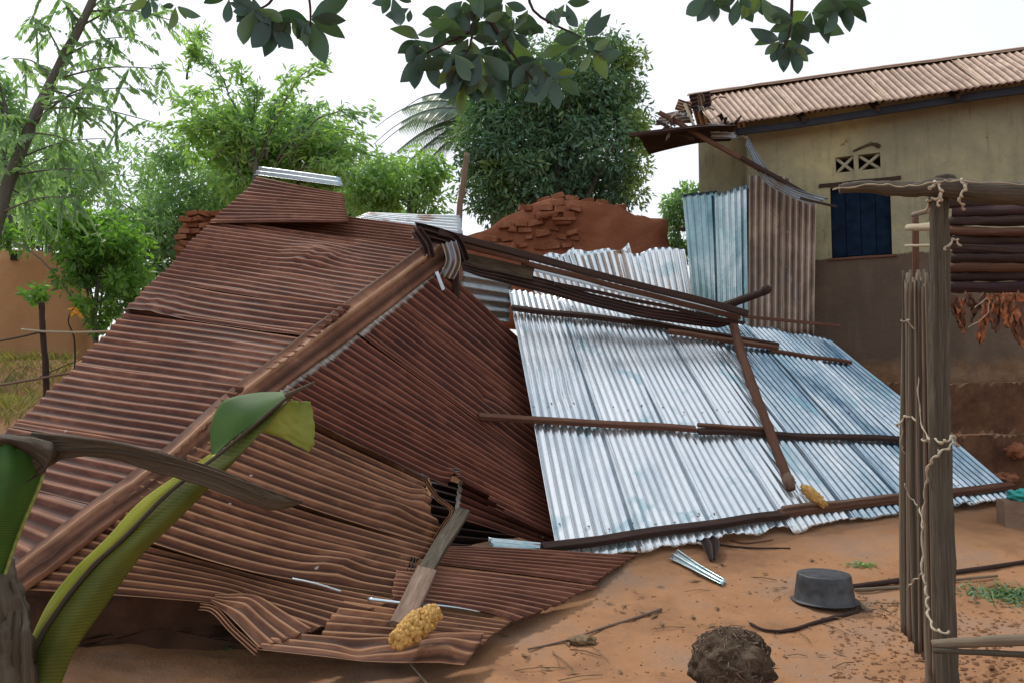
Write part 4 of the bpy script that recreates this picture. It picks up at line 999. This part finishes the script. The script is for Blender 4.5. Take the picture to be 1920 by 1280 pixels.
tuft('twig_litter', 1615, 1140, 60, .12, M_STALK, 'dry twigs and stalks scattered right of the basin', 'twigs', .10)

# ------------------------------------------------------------------ foliage
def leaf_cloud(cl, n, size, tints, droop=.4, seed=0, shape='q', aspect=.36):
    """cl = cluster centres (k,3) with radius; returns arrays of leaf quads (pointed rhombs folded on the midrib)"""
    r = np.random.RandomState(seed); C = np.asarray([c[:3] for c in cl]); rad = np.asarray([c[3] for c in cl]); ti = np.asarray(tints)
    idx = r.randint(0, len(C), n)
    d = r.normal(size=(n, 3)); d /= np.linalg.norm(d, axis=1, keepdims=True)
    pos = C[idx]+d*(rad[idx]*r.uniform(.2, 1, n)**.6)[:, None]
    ax = d+r.normal(size=(n, 3))*.7; ax[:, 2] -= droop*1.6; ax /= np.linalg.norm(ax, axis=1, keepdims=True)
    sd = np.cross(ax, r.normal(size=(n, 3))); sd /= np.linalg.norm(sd, axis=1, keepdims=True)+1e-9
    nm = np.cross(ax, sd)
    L = (size*r.uniform(.6, 1.25, n))[:, None]; W = L*aspect/2
    p0 = pos; p1 = pos+ax*L*.45+sd*W+nm*L*.06; p2 = pos+ax*L; p3 = pos+ax*L*.45-sd*W+nm*L*.06
    V = np.stack([p0, p1, p2, p3], 1).reshape(-1, 3)
    Fq = (np.arange(n)*4)[:, None]+np.array([[0, 1, 2, 3]])
    # two triangles folded on the rib
    Fc = np.concatenate([Fq[:, [0, 1, 2]], Fq[:, [0, 2, 3]]])
    T = np.repeat(np.clip(ti[idx]+r.uniform(-.25, .25, n), 0, 1), 4)
    return V, Fc, T
def crown_clusters(blobs, k, rad, seed, tfun=None, shell=.55):
    r = random.Random(seed); out = []; tn = []
    tot = sum(b[3]*b[4]*b[5] for b in blobs)
    for b in blobs:
        m = max(9, int(k*b[3]*b[4]*b[5]/tot))
        for _ in range(m):
            d = Vector((r.gauss(0, 1), r.gauss(0, 1), r.gauss(0, 1))).normalized()*r.uniform(shell, 1)**.7
            kk = 1+.22*N3(d.x*2.5+b[0], d.y*2.5, d.z*2.5)
            p = (b[0]+d.x*b[3]*kk, b[1]+d.y*b[4]*kk, b[2]+d.z*b[5]*kk)
            out.append((*p, rad*r.uniform(.6, 1.3))); tn.append((tfun(p, d, b) if tfun else .4)+r.uniform(-.12, .12))
    return out, tn
def tree(name, label, cat, base, top, blobs, k, n, size, rad, mat, trunk=.12, seed=0, droop=.4, aspect=.36, tfun=None, limbs=14, shell=.55, group=None, barkmat=None):
    t = thing(name, label, cat, base, group)
    barkmat = barkmat or M_BARK
    cl, tn = crown_clusters(blobs, k, rad, seed, tfun, shell)
    r = random.Random(seed+1); base = Vector(base); top = Vector(top)
    path = spline([base-up*.2, base.lerp(top, .4)+Vector((r.uniform(-.1, .1), 0, 0)), top], 8)
    mb = MB(); mb.tube(path, [trunk*(1-.6*i/(len(path)-1)) for i in range(len(path))], 9, .25, seed); mb.build('trunk', barkmat, t)
    mb = MB()
    for _ in range(limbs):
        c = Vector(r.choice(cl)[:3]); s_ = path[r.randint(len(path)//3, len(path)-1)]
        m_ = s_.lerp(c, .5)+Vector((0, 0, .12*(c-s_).length))
        pp = spline([s_, m_, c], 5); mb.tube(pp, [trunk*.38*(1-.85*i/(len(pp)-1)) for i in range(len(pp))], 5, .2, _)
    tag(mb.build('limbs', barkmat, t), kind='stuff')
    V, Fc, T = leaf_cloud(cl, n, size, tn, droop, seed, aspect=aspect)
    tag(obj('crown', V, Fc, mat, t, True, None, T), kind='stuff')
    return t
def PB(px, py, D, rx, ry, rz): 
    p = U(px, py, D); return (p.x, p.y, p.z, rx, ry, rz)
gz = lambda P: Vector((P.x, P.y, hgt(P.x, P.y)))
# big mango
D = 18
tf = lambda p, d, b: (.95 if (b[3] < .5) else .30+.30*d.z+.55*N3(p[0]*1.1, p[1], p[2]*1.1))  # tint rises to each clump's top: light and dark put into leaf colour
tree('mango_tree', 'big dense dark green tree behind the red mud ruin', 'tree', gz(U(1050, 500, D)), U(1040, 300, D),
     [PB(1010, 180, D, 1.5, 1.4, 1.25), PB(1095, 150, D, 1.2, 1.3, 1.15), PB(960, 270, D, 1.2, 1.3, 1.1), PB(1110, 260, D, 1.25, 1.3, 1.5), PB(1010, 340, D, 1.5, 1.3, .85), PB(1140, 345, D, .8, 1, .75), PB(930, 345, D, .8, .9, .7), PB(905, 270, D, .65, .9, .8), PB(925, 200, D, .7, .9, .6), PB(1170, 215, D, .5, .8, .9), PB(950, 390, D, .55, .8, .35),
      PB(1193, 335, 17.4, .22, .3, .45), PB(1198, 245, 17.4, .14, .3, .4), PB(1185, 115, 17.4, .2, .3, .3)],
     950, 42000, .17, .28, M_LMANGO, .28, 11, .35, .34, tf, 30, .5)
# palm behind it
def palm(base, crown, fr, label):
    t = thing('palm_tree', label, 'tree', base)
    mb = MB(); pth = spline([base, base.lerp(crown, .5)+Vector((.2, 0, 0)), crown], 8); mb.tube(pth, .14, 8, .1); mb.build('trunk', M_BARK, t)
    for k, (az, el, L) in enumerate(fr):
        d = Vector((math.cos(az), .25*math.sin(az*3), 0)); P = []
        for i in range(13):
            q = i/12; P.append(crown+d*(L*q*math.cos(el*.6))+up*(L*math.sin(el)*q-L*.75*q*q))
        V = []; Fc = []; T = []
        for i in range(len(P)-1):
            for j in range(5):
                b = P[i].lerp(P[i+1], j/5); tg = (P[i+1]-P[i]).normalized(); q = (i+j/5)/12
                for s_ in (-1, 1):
                    ll = .75*math.sin(min(1, q*1.15+.12)*math.pi)**.6*L/3.2
                    lf_ = (tg*.5+Vector((0, s_*.55, 0))-up*(.75)).normalized()*ll; wv_ = tg*.028; k0 = len(V)
                    V += [b-wv_, b+wv_, b+lf_*.6+wv_*.8-up*.02, b+lf_]; Fc += [(k0, k0+1, k0+2), (k0, k0+2, k0+3)]; T += [rnd.random()]*4
        fo = obj('frond', V, Fc, M_LPALM, t, True, None, T)
        m2 = MB(); m2.tube(P, [.03*(1-.8*i/12) for i in range(13)], 5); o = m2.build('rachis', M_BARK, fo)
    return t
palm(gz(U(920, 520, 20)), U(915, 225, 20), [(math.pi, .75, 3.2), (math.pi*.97, .25, 3.1), (math.pi*1.02, .0, 2.7), (math.pi*.9, 1.1, 3.0), (math.pi*1.1, .5, 3.1), (math.pi*1.05, -.25, 2.4), (math.pi*.93, .55, 3.3), (.3, .8, 2.4), (.1, .3, 2.4), (2.2, 1.0, 2.2)], 'palm with drooping feathery fronds at the left side of the big dark tree')
# background mass at left
def stdtree(name, label, px, py, D, blobs, mat, k, n, size, rad, seed, droop=.5, trunk=.09, aspect=.34, shell=.2, limbs=14, tfun=None, cat='tree', group=None):
    b = gz(U(px, 700, D)); tree(name, label, cat, b, U(px, py, D), blobs, k, n, size, rad, mat, trunk, seed, droop, aspect, tfun, limbs, shell, group)
G1 = 'trees behind the collapsed rusty roof'
stdtree('leafy_tree', 'pale green tree right above the peak of the rusty roof', 560, 300, 16, [PB(540, 280, 16, 1.1, 1, .8), PB(600, 300, 16, .9, 1, .8), PB(480, 330, 16, .9, 1, .9), PB(430, 270, 16, .8, .9, .55)], M_LPALE, 170, 9000, .20, .24, 21, .5, group=G1)
stdtree('leafy_tree', 'blue green tree at far left behind the ochre wall, under the leaning trunk', 90, 330, 19, [PB(60, 300, 19, 1.8, 1.2, 1.6), PB(180, 360, 19, 1.8, 1.2, 1.3), PB(20, 420, 19, 1.6, 1.2, 1.2)], M_LMID, 260, 12000, .17, .26, 22, group=G1)
stdtree('leafy_tree', 'mid green tree filling the gap between bush and rusty roof', 330, 420, 17, [PB(300, 430, 17, 1.5, 1.1, 1.2), PB(390, 370, 17, 1.1, 1, 1.0), PB(250, 500, 17, 1.4, 1, 1.1), PB(330, 300, 17, .8, 1, .5)], M_LMID, 260, 13000, .16, .26, 23, group=G1)
stdtree('leafy_tree', 'light green small tree between rusty roof peak and the bare pole', 770, 340, 15, [PB(740, 340, 15, .85, .8, .45), PB(800, 320, 15, .45, .6, .35), PB(690, 370, 15, .6, .7, .4), PB(800, 385, 15, .45, .6, .22)], M_LPALE, 120, 4200, .17, .2, 24, group=G1)
stdtree('leafy_tree', 'grey green tree touching the left edge of the picture', 10, 200, 14, [PB(10, 230, 14, .45, .6, .75), PB(-60, 200, 14, .8, .8, 1.2), PB(30, 350, 14, .6, .6, .6)], M_LMID, 90, 3500, .17, .2, 25, group=G1)
stdtree('leafy_tree', 'low hazy green trees behind peak of the rusty roof, left half', 650, 400, 22, [PB(620, 380, 22, 1.6, 1, .9), PB(470, 400, 22, 1.8, 1, 1.2), PB(720, 420, 22, 1.2, 1, .5)], M_LMID, 170, 9000, .2, .28, 26, group=G1)
stdtree('shrub', 'small green shrub between mud ruin and upright iron fence', 1272, 430, 13, [PB(1268, 400, 13, .22, .3, .42), PB(1272, 460, 13, .25, .3, .3), PB(1290, 360, 13, .25, .3, .12)], M_LMID, 50, 1700, .13, .12, 27, trunk=.03, cat='shrub')
# feathery sprays rising from the tree mass
def spray(P0, P1, n, ll, mat, seed, parent, sag=.25, w=.05):
    r = random.Random(seed); P0, P1 = Vector(P0), Vector(P1); V = []; Fc = []; T = []
    pts = [P0.lerp(P1, i/14)+up*(sag*1.6*math.sin(i/14*math.pi)-sag*((i/14)**2))*(P1-P0).length+Vector((N3(i*.3, seed), 0, N3(i*.3, seed+40)))*.12 for i in range(15)]
    for i in range(n):
        q = r.uniform(.1, 1)*14; a = int(min(q, 13)); b = pts[a].lerp(pts[a+1], q-a)+Vector((r.gauss(0, 1), r.gauss(0, 1), r.gauss(-.3, 1)))*.07; tg = (pts[a+1]-pts[a]).normalized()
        d = (tg*.7+Vector((r.gauss(0, .5), r.gauss(0, .5), r.gauss(-.35, .4)))).normalized()*ll*r.uniform(.5, 1.1)
        s_ = d.cross(Vector((r.gauss(0, 1), r.gauss(0, 1), r.gauss(0, 1)))).normalized()*w*.5; k = len(V)
        V += [b, b+d*.5+s_, b+d, b+d*.5-s_]; Fc += [(k, k+1, k+2), (k, k+2, k+3)]; T += [r.random()]*4
    o = obj('spray', V, Fc, mat, parent, True, None, T); o['kind'] = 'stuff'
    mb = MB(); mb.tube(pts, [.022*(1-.8*i/14) for i in range(15)], 5); mb.build('twig', M_BARK, o)
ft = thing('feathery_tree', 'feathery light green tree with long plume like sprays against the white sky', 'tree', gz(U(470, 640, 15)))
mb = MB(); mb.tube(spline([gz(U(470, 640, 15)), U(475, 420, 15), U(480, 300, 15)], 8), [.09-.003*i for i in range(17)], 8, .2); mb.build('trunk', M_BARK, ft)
for k, (a, b) in enumerate((((480, 300), (355, 95)), ((450, 290), (355, 170)), ((350, 150), (380, 60)), ((540, 290), (600, 200)), ((400, 300), (470, 250)), ((560, 330), (660, 330)), ((480, 310), (425, 200)), ((485, 300), (612, 118)), ((500, 300), (550, 140)), ((520, 300), (705, 215)), ((520, 310), (690, 260)), ((480, 300), (440, 120)),
                            ((470, 300), (480, 165)), ((460, 310), (300, 240)), ((450, 330), (330, 190)), ((490, 300), (520, 190)), ((480, 330), (380, 230)), ((540, 310), (640, 240)), ((560, 320), (720, 300)), ((470, 320), (410, 210)))):
    dz = rnd.uniform(-.6, .6)
    P0, P1 = U(*a, 15), U(*b, 15+dz); spray(P0, P1+up*.12*(P1-P0).length, 230, .22, M_LPALE if k % 3 else M_LMID, k, ft, .1, .05)
# leaning tree at upper left
lt = thing('leaning_tree', 'slender leaning tree with hanging leaflets at the upper left', 'tree', gz(U(-60, 700, 9)))
tp = [U(-60, 640, 9), U(-10, 430, 9), U(28, 310, 9), U(72, 205, 9), U(118, 110, 9), U(160, 30, 9), U(200, -60, 9)]
pole('trunk', tp, .085, .035, M_BARK, lt, m=6, n=9, wob=.2)
lb = [((72, 205), (250, 165)), ((60, 232), (200, 150)), ((118, 110), (240, 70)), ((150, 50), (300, 0)), ((165, 22), (340, 45)), ((30, 300), (200, 260)), ((50, 250), (0, 215)), ((40, 240), (-30, 300)), ((118, 110), (60, 30)), ((150, 45), (80, -20)),
      ((72, 205), (290, 230)), ((20, 330), (120, 300)), ((100, 150), (310, 130)), ((100, 150), (200, 110)), ((90, 170), (160, 210)), ((165, 22), (260, -30)), ((100, 145), (20, 110)), ((20, 330), (230, 330)), ((0, 400), (150, 370)), ((50, 250), (170, 290)), ((10,350),(90,420))]
for k, (a, b) in enumerate(lb):
    r = random.Random(k+90); P0, P1 = U(*a, 9), U(*b, 9+r.uniform(-.7, .7))
    mid = P0.lerp(P1, .5)+up*.08; pts = spline([P0, mid, P1], 7)
    br = MB().tube(pts, [.014*(1-.75*i/14) for i in range(15)], 5).build('branch', M_BARK, lt)
    V = []; Fc = []; T = []
    for s in range(9):
        q = r.uniform(.15, 1)*14; ia = int(min(q, 13)); b0 = pts[ia].lerp(pts[ia+1], q-ia)
        dd = Vector((r.gauss(.2, .6), r.gauss(0, .5), r.gauss(-.5, .45))).normalized(); LL = r.uniform(.22, .45)
        for j in range(13):
            c0 = b0+dd*LL*(j/13)-up*.25*LL*(j/13)**2
            for sg in (-1, 1):
                d = (dd*.6+dd.cross(up)*sg*.8-up*r.uniform(.2, .9)).normalized()*r.uniform(.07, .12)
                s_ = d.cross(Vector((r.gauss(0, 1), r.gauss(0, 1), r.gauss(0, 1)))).normalized()*.017; kk = len(V)
                V += [c0, c0+d*.5+s_, c0+d, c0+d*.5-s_]; Fc += [(kk, kk+1, kk+2), (kk, kk+2, kk+3)]; T += [r.uniform(0, .8)]*4
    o = obj('leaflets', V, Fc, M_LMID, br, True, None, T); o['kind'] = 'stuff'
# bright bush over the ochre wall
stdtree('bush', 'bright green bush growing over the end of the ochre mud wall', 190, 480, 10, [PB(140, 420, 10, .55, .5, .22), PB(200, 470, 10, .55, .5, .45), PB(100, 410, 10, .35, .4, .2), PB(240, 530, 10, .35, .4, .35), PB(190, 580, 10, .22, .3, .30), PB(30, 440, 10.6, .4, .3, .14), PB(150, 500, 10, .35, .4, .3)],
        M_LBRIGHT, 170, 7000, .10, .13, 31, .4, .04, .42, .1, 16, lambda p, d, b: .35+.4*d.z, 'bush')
bz_ = thing('flower_sapling', 'thin sapling with an orange yellow leaf in front of the ochre wall', 'plant', gz(U(140, 700, 9.6)))
pole('stem', [gz(U(140, 700, 9.6)), U(140, 640, 9.6), U(128, 600, 9.6), U(145, 570, 9.6)], .012, .006, M_WDARK, bz_)
cl_, tn_ = crown_clusters([PB(145, 575, 9.6, .06, .06, .05), PB(160, 565, 9.6, .08, .08, .05)], 10, .04, 3); V, Fc, T = leaf_cloud(cl_, 60, .10, tn_, .3, 5, aspect=.5)
tag(obj('leaves', V, Fc, M_LBRIGHT, bz_, True, None, T), kind='stuff')
V, Fc, T = leaf_cloud([(*U(140, 578, 9.5), .03)], 9, .14, [.5], .9, 6, aspect=.4); obj('orange_leaf', V, Fc, M_LFLOWER, bz_, True, None, T)
# stick fence at left
fe = thing('stick_fence', 'crooked stick fence with two thin rails in front of the ochre wall', 'fence', gz(U(82, 735, 8.8)))
pole('post', [U(78, 568, 8.8), U(80, 620, 8.8), U(85, 690, 8.8), U(88, 790, 8.8)], .028, .034, M_WDARK, fe, wob=.4)
pole('rail', [U(40, 618, 8.75), U(90, 622, 8.75), U(150, 623, 8.8), U(206, 621, 8.85)], .013, .013, M_WPALE, fe)
pole('rail', [U(-60, 645, 8.7), U(10, 637, 8.75), U(78, 622, 8.75)], .010, .012, M_WGREY, fe)
pole('rail', [U(-60, 730, 8.7), U(20, 718, 8.72), U(100, 704, 8.75), U(150, 697, 8.9)], .016, .012, M_WTAN, fe)
pole('rail', [U(60, 712, 8.78), U(110, 690, 8.85), U(165, 668, 9.0)], .006, .005, M_WGREY, fe)
pole('hoop', [U(8, 716, 8.8), U(25, 694, 8.8), U(50, 686, 8.8), U(72, 694, 8.8)], .005, .004, M_WTAN, fe)
cl_, tn_ = crown_clusters([PB(60, 548, 8.8, .14, .12, .07)], 14, .07, 8); V, Fc, T = leaf_cloud(cl_, 150, .09, tn_, .5, 9, aspect=.45)
t = thing('vine', 'small leafy sprig growing on top of the stick fence post', 'plant', U(78, 568, 8.8))
tag(obj('leaves', V, Fc, M_LBRIGHT, t, True, None, T), kind='stuff'); pole('stem', [U(79, 572, 8.8), U(70, 556, 8.8), U(60, 545, 8.8)], .006, .003, M_WDARK, t)
# grass at left
V = []; Fc = []; T = []
for i in range(2600):
    px, py = rnd.uniform(-60, 135), rnd.uniform(722, 830); D_ = rnd.uniform(6.6, 10.8); b = U(px, 760, D_); b.z = hgt(b.x, b.y)
    if b.x > -3.2 or (proj(b)[0] > 20+(800-proj(b)[1])*1.15): continue
    a = rnd.uniform(0, 6.28); L = rnd.uniform(.05, .18); d = Vector((math.cos(a)*.45, math.sin(a)*.45, 1)).normalized()*L; s_ = Vector((math.cos(a+1.5), math.sin(a+1.5), 0))*.006; k = len(V)
    V += [b-s_, b+s_, b+d*.6, b+d+Vector((math.cos(a), math.sin(a), 0))*L*.25]; Fc += [(k, k+1, k+2), (k, k+2, k+3)]; T += [rnd.random()]*4
M_GR = leaf_mat('dry_grass', (.16, .17, .04), (.32, .28, .10), (.46, .34, .17), .35, .7)
tag(obj('grass', V, Fc, M_GR, None, True, None, T), 'yellow green grass at the foot of the ochre wall', 'grass', None, 'stuff')
# bare pole in the background
tag(pole('bare_pole', [U(876, 288, 11), U(868, 350, 11), U(860, 420, 11), U(858, 640, 11)], .04, .045, M_WTAN, None, wob=.3), 'bare upright wooden pole rising behind the roof apex', 'pole')

# ------------------------------------------------------------------ overhead leafy branches
def big_leaf(base, tip, w_, mat, parent, fold=.25, seed=0):
    base, tip = Vector(base), Vector(tip); ax = tip-base; L = ax.length; r = random.Random(seed)
    vw = (CAM-base).normalized(); sd_ = ax.cross(vw).normalized()
    rot = r.uniform(-.7, .7); sd_ = (sd_*math.cos(rot)+vw*math.sin(rot)).normalized(); nm = ax.cross(sd_).normalized()
    V = []; Fc = []
    pr = [0.04, .38, .74, .96, 1.0, .93, .74, .42, .03]
    for i, p_ in enumerate(pr):
        q = i/(len(pr)-1); c = base+ax*q+nm*L*.12*math.sin(q*3)*(1 if r.random() > -1 else 0)
        V += [c-sd_*w_/2*p_+nm*w_*fold*.5*p_, c, c+sd_*w_/2*p_+nm*w_*fold*.5*p_]
    for i in range(len(pr)-1):
        for j in range(2): a = i*3+j; Fc.append((a, a+1, a+4, a+3))
    return obj('leaf', V, Fc, mat, parent, True, None, [r.uniform(0, 1)**1.5]*len(V))
def overhead(label, D, twigs, clusters, lw=.36, seed=0):
    t = thing('overhanging_branch', label, 'branch', U(twigs[0][0][0], twigs[0][0][1], D), 'leafy branches hanging into the top of the view')
    for k, tw in enumerate(twigs): pole('twig', [U(a, b, D) for a, b in tw], .006, .003, M_WDARK, t, m=5, n=6)
    r = random.Random(seed)
    for (cx_, cy_, L, angs) in clusters:
        for a in angs:
            a_ = R(a+r.uniform(-6, 6)); l_ = L*r.uniform(.65, 1.3); dD = r.uniform(-.25, .25)*l_/1500*D*2
            c0 = (cx_+4*math.cos(a_), cy_+4*math.sin(a_)); D0 = D+r.uniform(-.03, .03)
            big_leaf(U(*c0, D0), U(cx_+l_*math.cos(a_), cy_+l_*math.sin(a_), D0+dD), l_/1500*D*lw*r.uniform(.85, 1.2), M_LDARK, t, .22, r.random())
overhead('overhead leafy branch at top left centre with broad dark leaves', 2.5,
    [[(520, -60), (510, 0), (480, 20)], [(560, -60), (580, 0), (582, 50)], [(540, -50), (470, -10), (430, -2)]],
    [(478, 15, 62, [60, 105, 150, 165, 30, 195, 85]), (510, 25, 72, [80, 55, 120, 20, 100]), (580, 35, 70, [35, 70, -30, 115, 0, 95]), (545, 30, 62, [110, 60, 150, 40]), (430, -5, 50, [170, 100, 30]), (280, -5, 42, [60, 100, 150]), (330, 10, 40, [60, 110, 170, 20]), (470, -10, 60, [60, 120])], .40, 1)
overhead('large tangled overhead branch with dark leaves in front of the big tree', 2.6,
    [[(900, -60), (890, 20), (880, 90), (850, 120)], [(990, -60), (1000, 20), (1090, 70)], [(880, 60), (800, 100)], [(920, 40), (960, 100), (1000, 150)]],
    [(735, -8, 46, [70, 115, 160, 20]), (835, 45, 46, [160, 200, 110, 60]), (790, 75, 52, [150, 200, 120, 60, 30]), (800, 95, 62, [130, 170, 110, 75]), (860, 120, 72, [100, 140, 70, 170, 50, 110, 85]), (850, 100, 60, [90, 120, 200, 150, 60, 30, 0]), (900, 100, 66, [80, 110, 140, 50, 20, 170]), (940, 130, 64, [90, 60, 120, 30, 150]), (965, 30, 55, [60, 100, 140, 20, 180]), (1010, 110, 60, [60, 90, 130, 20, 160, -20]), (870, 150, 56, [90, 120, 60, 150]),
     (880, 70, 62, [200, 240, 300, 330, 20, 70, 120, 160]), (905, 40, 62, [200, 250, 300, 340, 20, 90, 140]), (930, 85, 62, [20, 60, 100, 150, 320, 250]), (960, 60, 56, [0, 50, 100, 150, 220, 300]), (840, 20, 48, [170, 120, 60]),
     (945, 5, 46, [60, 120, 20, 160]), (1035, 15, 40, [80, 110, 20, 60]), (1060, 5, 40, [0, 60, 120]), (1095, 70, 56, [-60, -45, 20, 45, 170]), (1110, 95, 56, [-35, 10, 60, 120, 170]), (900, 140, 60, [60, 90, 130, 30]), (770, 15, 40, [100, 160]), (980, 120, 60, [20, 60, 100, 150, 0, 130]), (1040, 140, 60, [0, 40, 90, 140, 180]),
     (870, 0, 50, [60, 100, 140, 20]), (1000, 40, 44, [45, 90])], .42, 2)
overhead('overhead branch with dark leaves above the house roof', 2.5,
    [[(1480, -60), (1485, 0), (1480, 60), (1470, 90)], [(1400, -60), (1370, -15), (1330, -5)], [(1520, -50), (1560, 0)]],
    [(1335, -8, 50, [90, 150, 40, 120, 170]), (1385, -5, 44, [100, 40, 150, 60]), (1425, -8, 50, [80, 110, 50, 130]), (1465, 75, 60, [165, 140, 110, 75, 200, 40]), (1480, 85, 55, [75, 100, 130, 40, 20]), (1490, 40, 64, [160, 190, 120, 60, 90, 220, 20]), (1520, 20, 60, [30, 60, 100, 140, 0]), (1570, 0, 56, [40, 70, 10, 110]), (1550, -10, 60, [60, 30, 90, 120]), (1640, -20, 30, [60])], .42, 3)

# ------------------------------------------------------------------ banana plant, foreground left
ba = thing('banana_plant', 'banana plant with folded green leaves and a dead brown leaf in the left foreground', 'plant', UZ(20, 1290, 0)*1.0)
Db = 2.0
loft('leaf_blade', [[(50, 1300, 1.9), (72, 1300, 1.89), (108, 1300, 1.92)], [(62, 1222, 1.92), (98, 1220, 1.905), (142, 1216, 1.94)], [(110, 1140, 1.95), (152, 1138, 1.93), (200, 1132, 1.97)], [(175, 1060, 1.98), (218, 1058, 1.96), (262, 1044, 2.0)], [(235, 1005, 2.0), (276, 1002, 1.98), (322, 984, 2.03)], [(320, 920, 2.05), (352, 926, 2.03), (390, 916, 2.07)], [(415, 846, 2.1), (448, 850, 2.08), (482, 818, 2.1)], [(530, 752, 2.15), (538, 752, 2.14), (545, 744, 2.15)]], M_BOLIVE, ba, 4, 6, .002)
loft('leaf_blade', [[(58, 1196, 1.95), (62, 1200, 1.94), (68, 1206, 1.93)], [(92, 1128, 1.97), (103, 1134, 1.95), (117, 1134, 1.95)], [(138, 1068, 1.98), (154, 1072, 1.97), (172, 1063, 1.98)], [(200, 1008, 2.0), (216, 1012, 1.99), (233, 1006, 2.0)], [(272, 932, 2.05), (292, 932, 2.04), (318, 921, 2.05)], [(395, 850, 2.1), (400, 852, 2.1), (415, 848, 2.1)]], M_BYELL, ba, 4, 6, .002)
pole('midrib', [U(50, 1296, 1.9), U(62, 1222, 1.91), U(110, 1140, 1.94), U(175, 1060, 1.97), U(235, 1005, 1.99), U(320, 920, 2.03), U(417, 846, 2.08), U(530, 752, 2.13), U(556, 736, 2.15)], .007, .004, M_BSTEM, ba, m=6)
loft('leaf_blade', [[(394, 802, 2.15), (397, 852, 2.12), (405, 850, 2.1)], [(405, 770, 2.17), (425, 805, 2.12), (440, 820, 2.1)], [(425, 748, 2.18), (460, 772, 2.13), (482, 790, 2.11)], [(480, 736, 2.19), (500, 752, 2.15), (515, 765, 2.13)], [(532, 734, 2.18), (538, 740, 2.16), (542, 746, 2.15)]], M_BGREEN, ba, 5, 6, .002)
loft('leaf_blade', [[(545, 748, 2.15), (562, 752, 2.17), (582, 752, 2.2)], [(520, 772, 2.14), (552, 785, 2.17), (589, 790, 2.2)], [(495, 790, 2.13), (545, 812, 2.17), (589, 828, 2.2)], [(462, 808, 2.12), (520, 816, 2.16), (580, 848, 2.2)]], M_BYELL2, ba, 6, 6, .002, .006, 3)
pole('dried_rib', [U(536, 742, 2.1), U(556, 732, 2.1), U(590, 716, 2.12)], .008, .003, M_BDEAD, ba)
loft('leaf_blade', [[(-40, 860, 1.95), (0, 835, 1.9), (40, 822, 1.95), (92, 842, 2.0)], [(-40, 900, 1.92), (0, 890, 1.86), (40, 890, 1.9), (78, 895, 1.97)], [(-50, 960, 1.9), (-10, 960, 1.85), (20, 960, 1.88), (50, 960, 1.95)], [(-60, 1050, 1.9), (-30, 1050, 1.87), (-5, 1050, 1.88), (14, 1050, 1.92)], [(-70, 1090, 1.9), (-40, 1090, 1.88), (-20, 1090, 1.88), (4, 1085, 1.9)]], M_BGREEN, ba, 4, 6, .002)
pole('leaf_edge', [U(86, 862, 1.98), U(76, 905, 1.95), U(50, 965, 1.93), U(28, 1020, 1.92), U(8, 1080, 1.9)], .004, .004, M_BYELL2, ba)
loft('dead_leaf', [[(20, 816, 1.95), (40, 850, 1.945), (60, 905, 1.96)], [(90, 812, 1.93), (100, 830, 1.925), (112, 862, 1.93)], [(190, 824, 1.92), (200, 832, 1.92), (205, 858, 1.93)], [(280, 842, 1.92), (285, 852, 1.92), (285, 884, 1.93)], [(370, 866, 1.95), (368, 876, 1.952), (365, 906, 1.95)], [(450, 895, 1.97), (450, 904, 1.97), (447, 936, 1.97)], [(520, 925, 2.0), (516, 936, 1.99), (510, 956, 2.0)], [(566, 938, 2.03), (567, 940, 2.03), (565, 943, 2.03)]], M_BDEAD, ba, 7, 6, .0015, .003, 4)
pole('leaf_fold', [U(60, 812, 1.92), U(190, 826, 1.9), U(285, 846, 1.9), U(370, 872, 1.93), U(450, 900, 1.95), U(560, 938, 2.02)], .004, .002, M_BDEAD, ba)
pole('leaf_fold', [U(90, 845, 1.925), U(200, 845, 1.915), U(300, 864, 1.915), U(400, 892, 1.945), U(500, 935, 1.97)], .003, .002, M_BSTEM, ba)
loft('dead_leaf', [[(-40, 812, 1.9), (-30, 822, 1.88), (-20, 836, 1.9)], [(20, 815, 1.92), (30, 826, 1.9), (35, 840, 1.92)], [(90, 826, 1.9), (95, 850, 1.88), (85, 880, 1.9)], [(110, 850, 1.92), (80, 880, 1.9), (45, 905, 1.92)]], M_BSTEM, ba, 4, 6, .002, .004, 5)
pole('pseudostem', [U(-10, 1050, 1.95), U(5, 1120, 1.9), U(12, 1220, 1.88), U(14, 1340, 1.86), U(14, 1700, 1.86)], .03, .075, M_BSTEM, ba, m=7, n=12, wob=.5, seed=3)
pole('pseudostem', [U(-30, 1030, 1.98), U(30, 1110, 1.93), U(44, 1180, 1.9), U(44, 1300, 1.88)], .008, .02, M_BSTEM, ba, m=7, n=8, wob=.5, seed=9)
for k in range(4): pole('dried_sheath', [U(-20+k*14, 1045+k*14, 1.93-k*.01), U(5+k*13, 1110+k*15, 1.88), U(0+k*16, 1200, 1.85), U(-4+k*18, 1330, 1.84)], .006, .014, M_BDEAD if k % 2 else M_BSTEM, ba, m=7, n=6, wob=.5, seed=k)
tf_ = GH(430, 1222)
tuft('green_weed', 430, 1212, 16, .22, M_LMANGO, 'few dark green blades lying in the shade under the crumpled roof edge', 'plant', .05)
pole_ = tag(pole('stick', [GH(770, 1244, .03), GH(800, 1280, .02)], .006, .006, M_WPALE, None), 'pale thin stick poking from under the rusty roof bottom edge', 'stick')
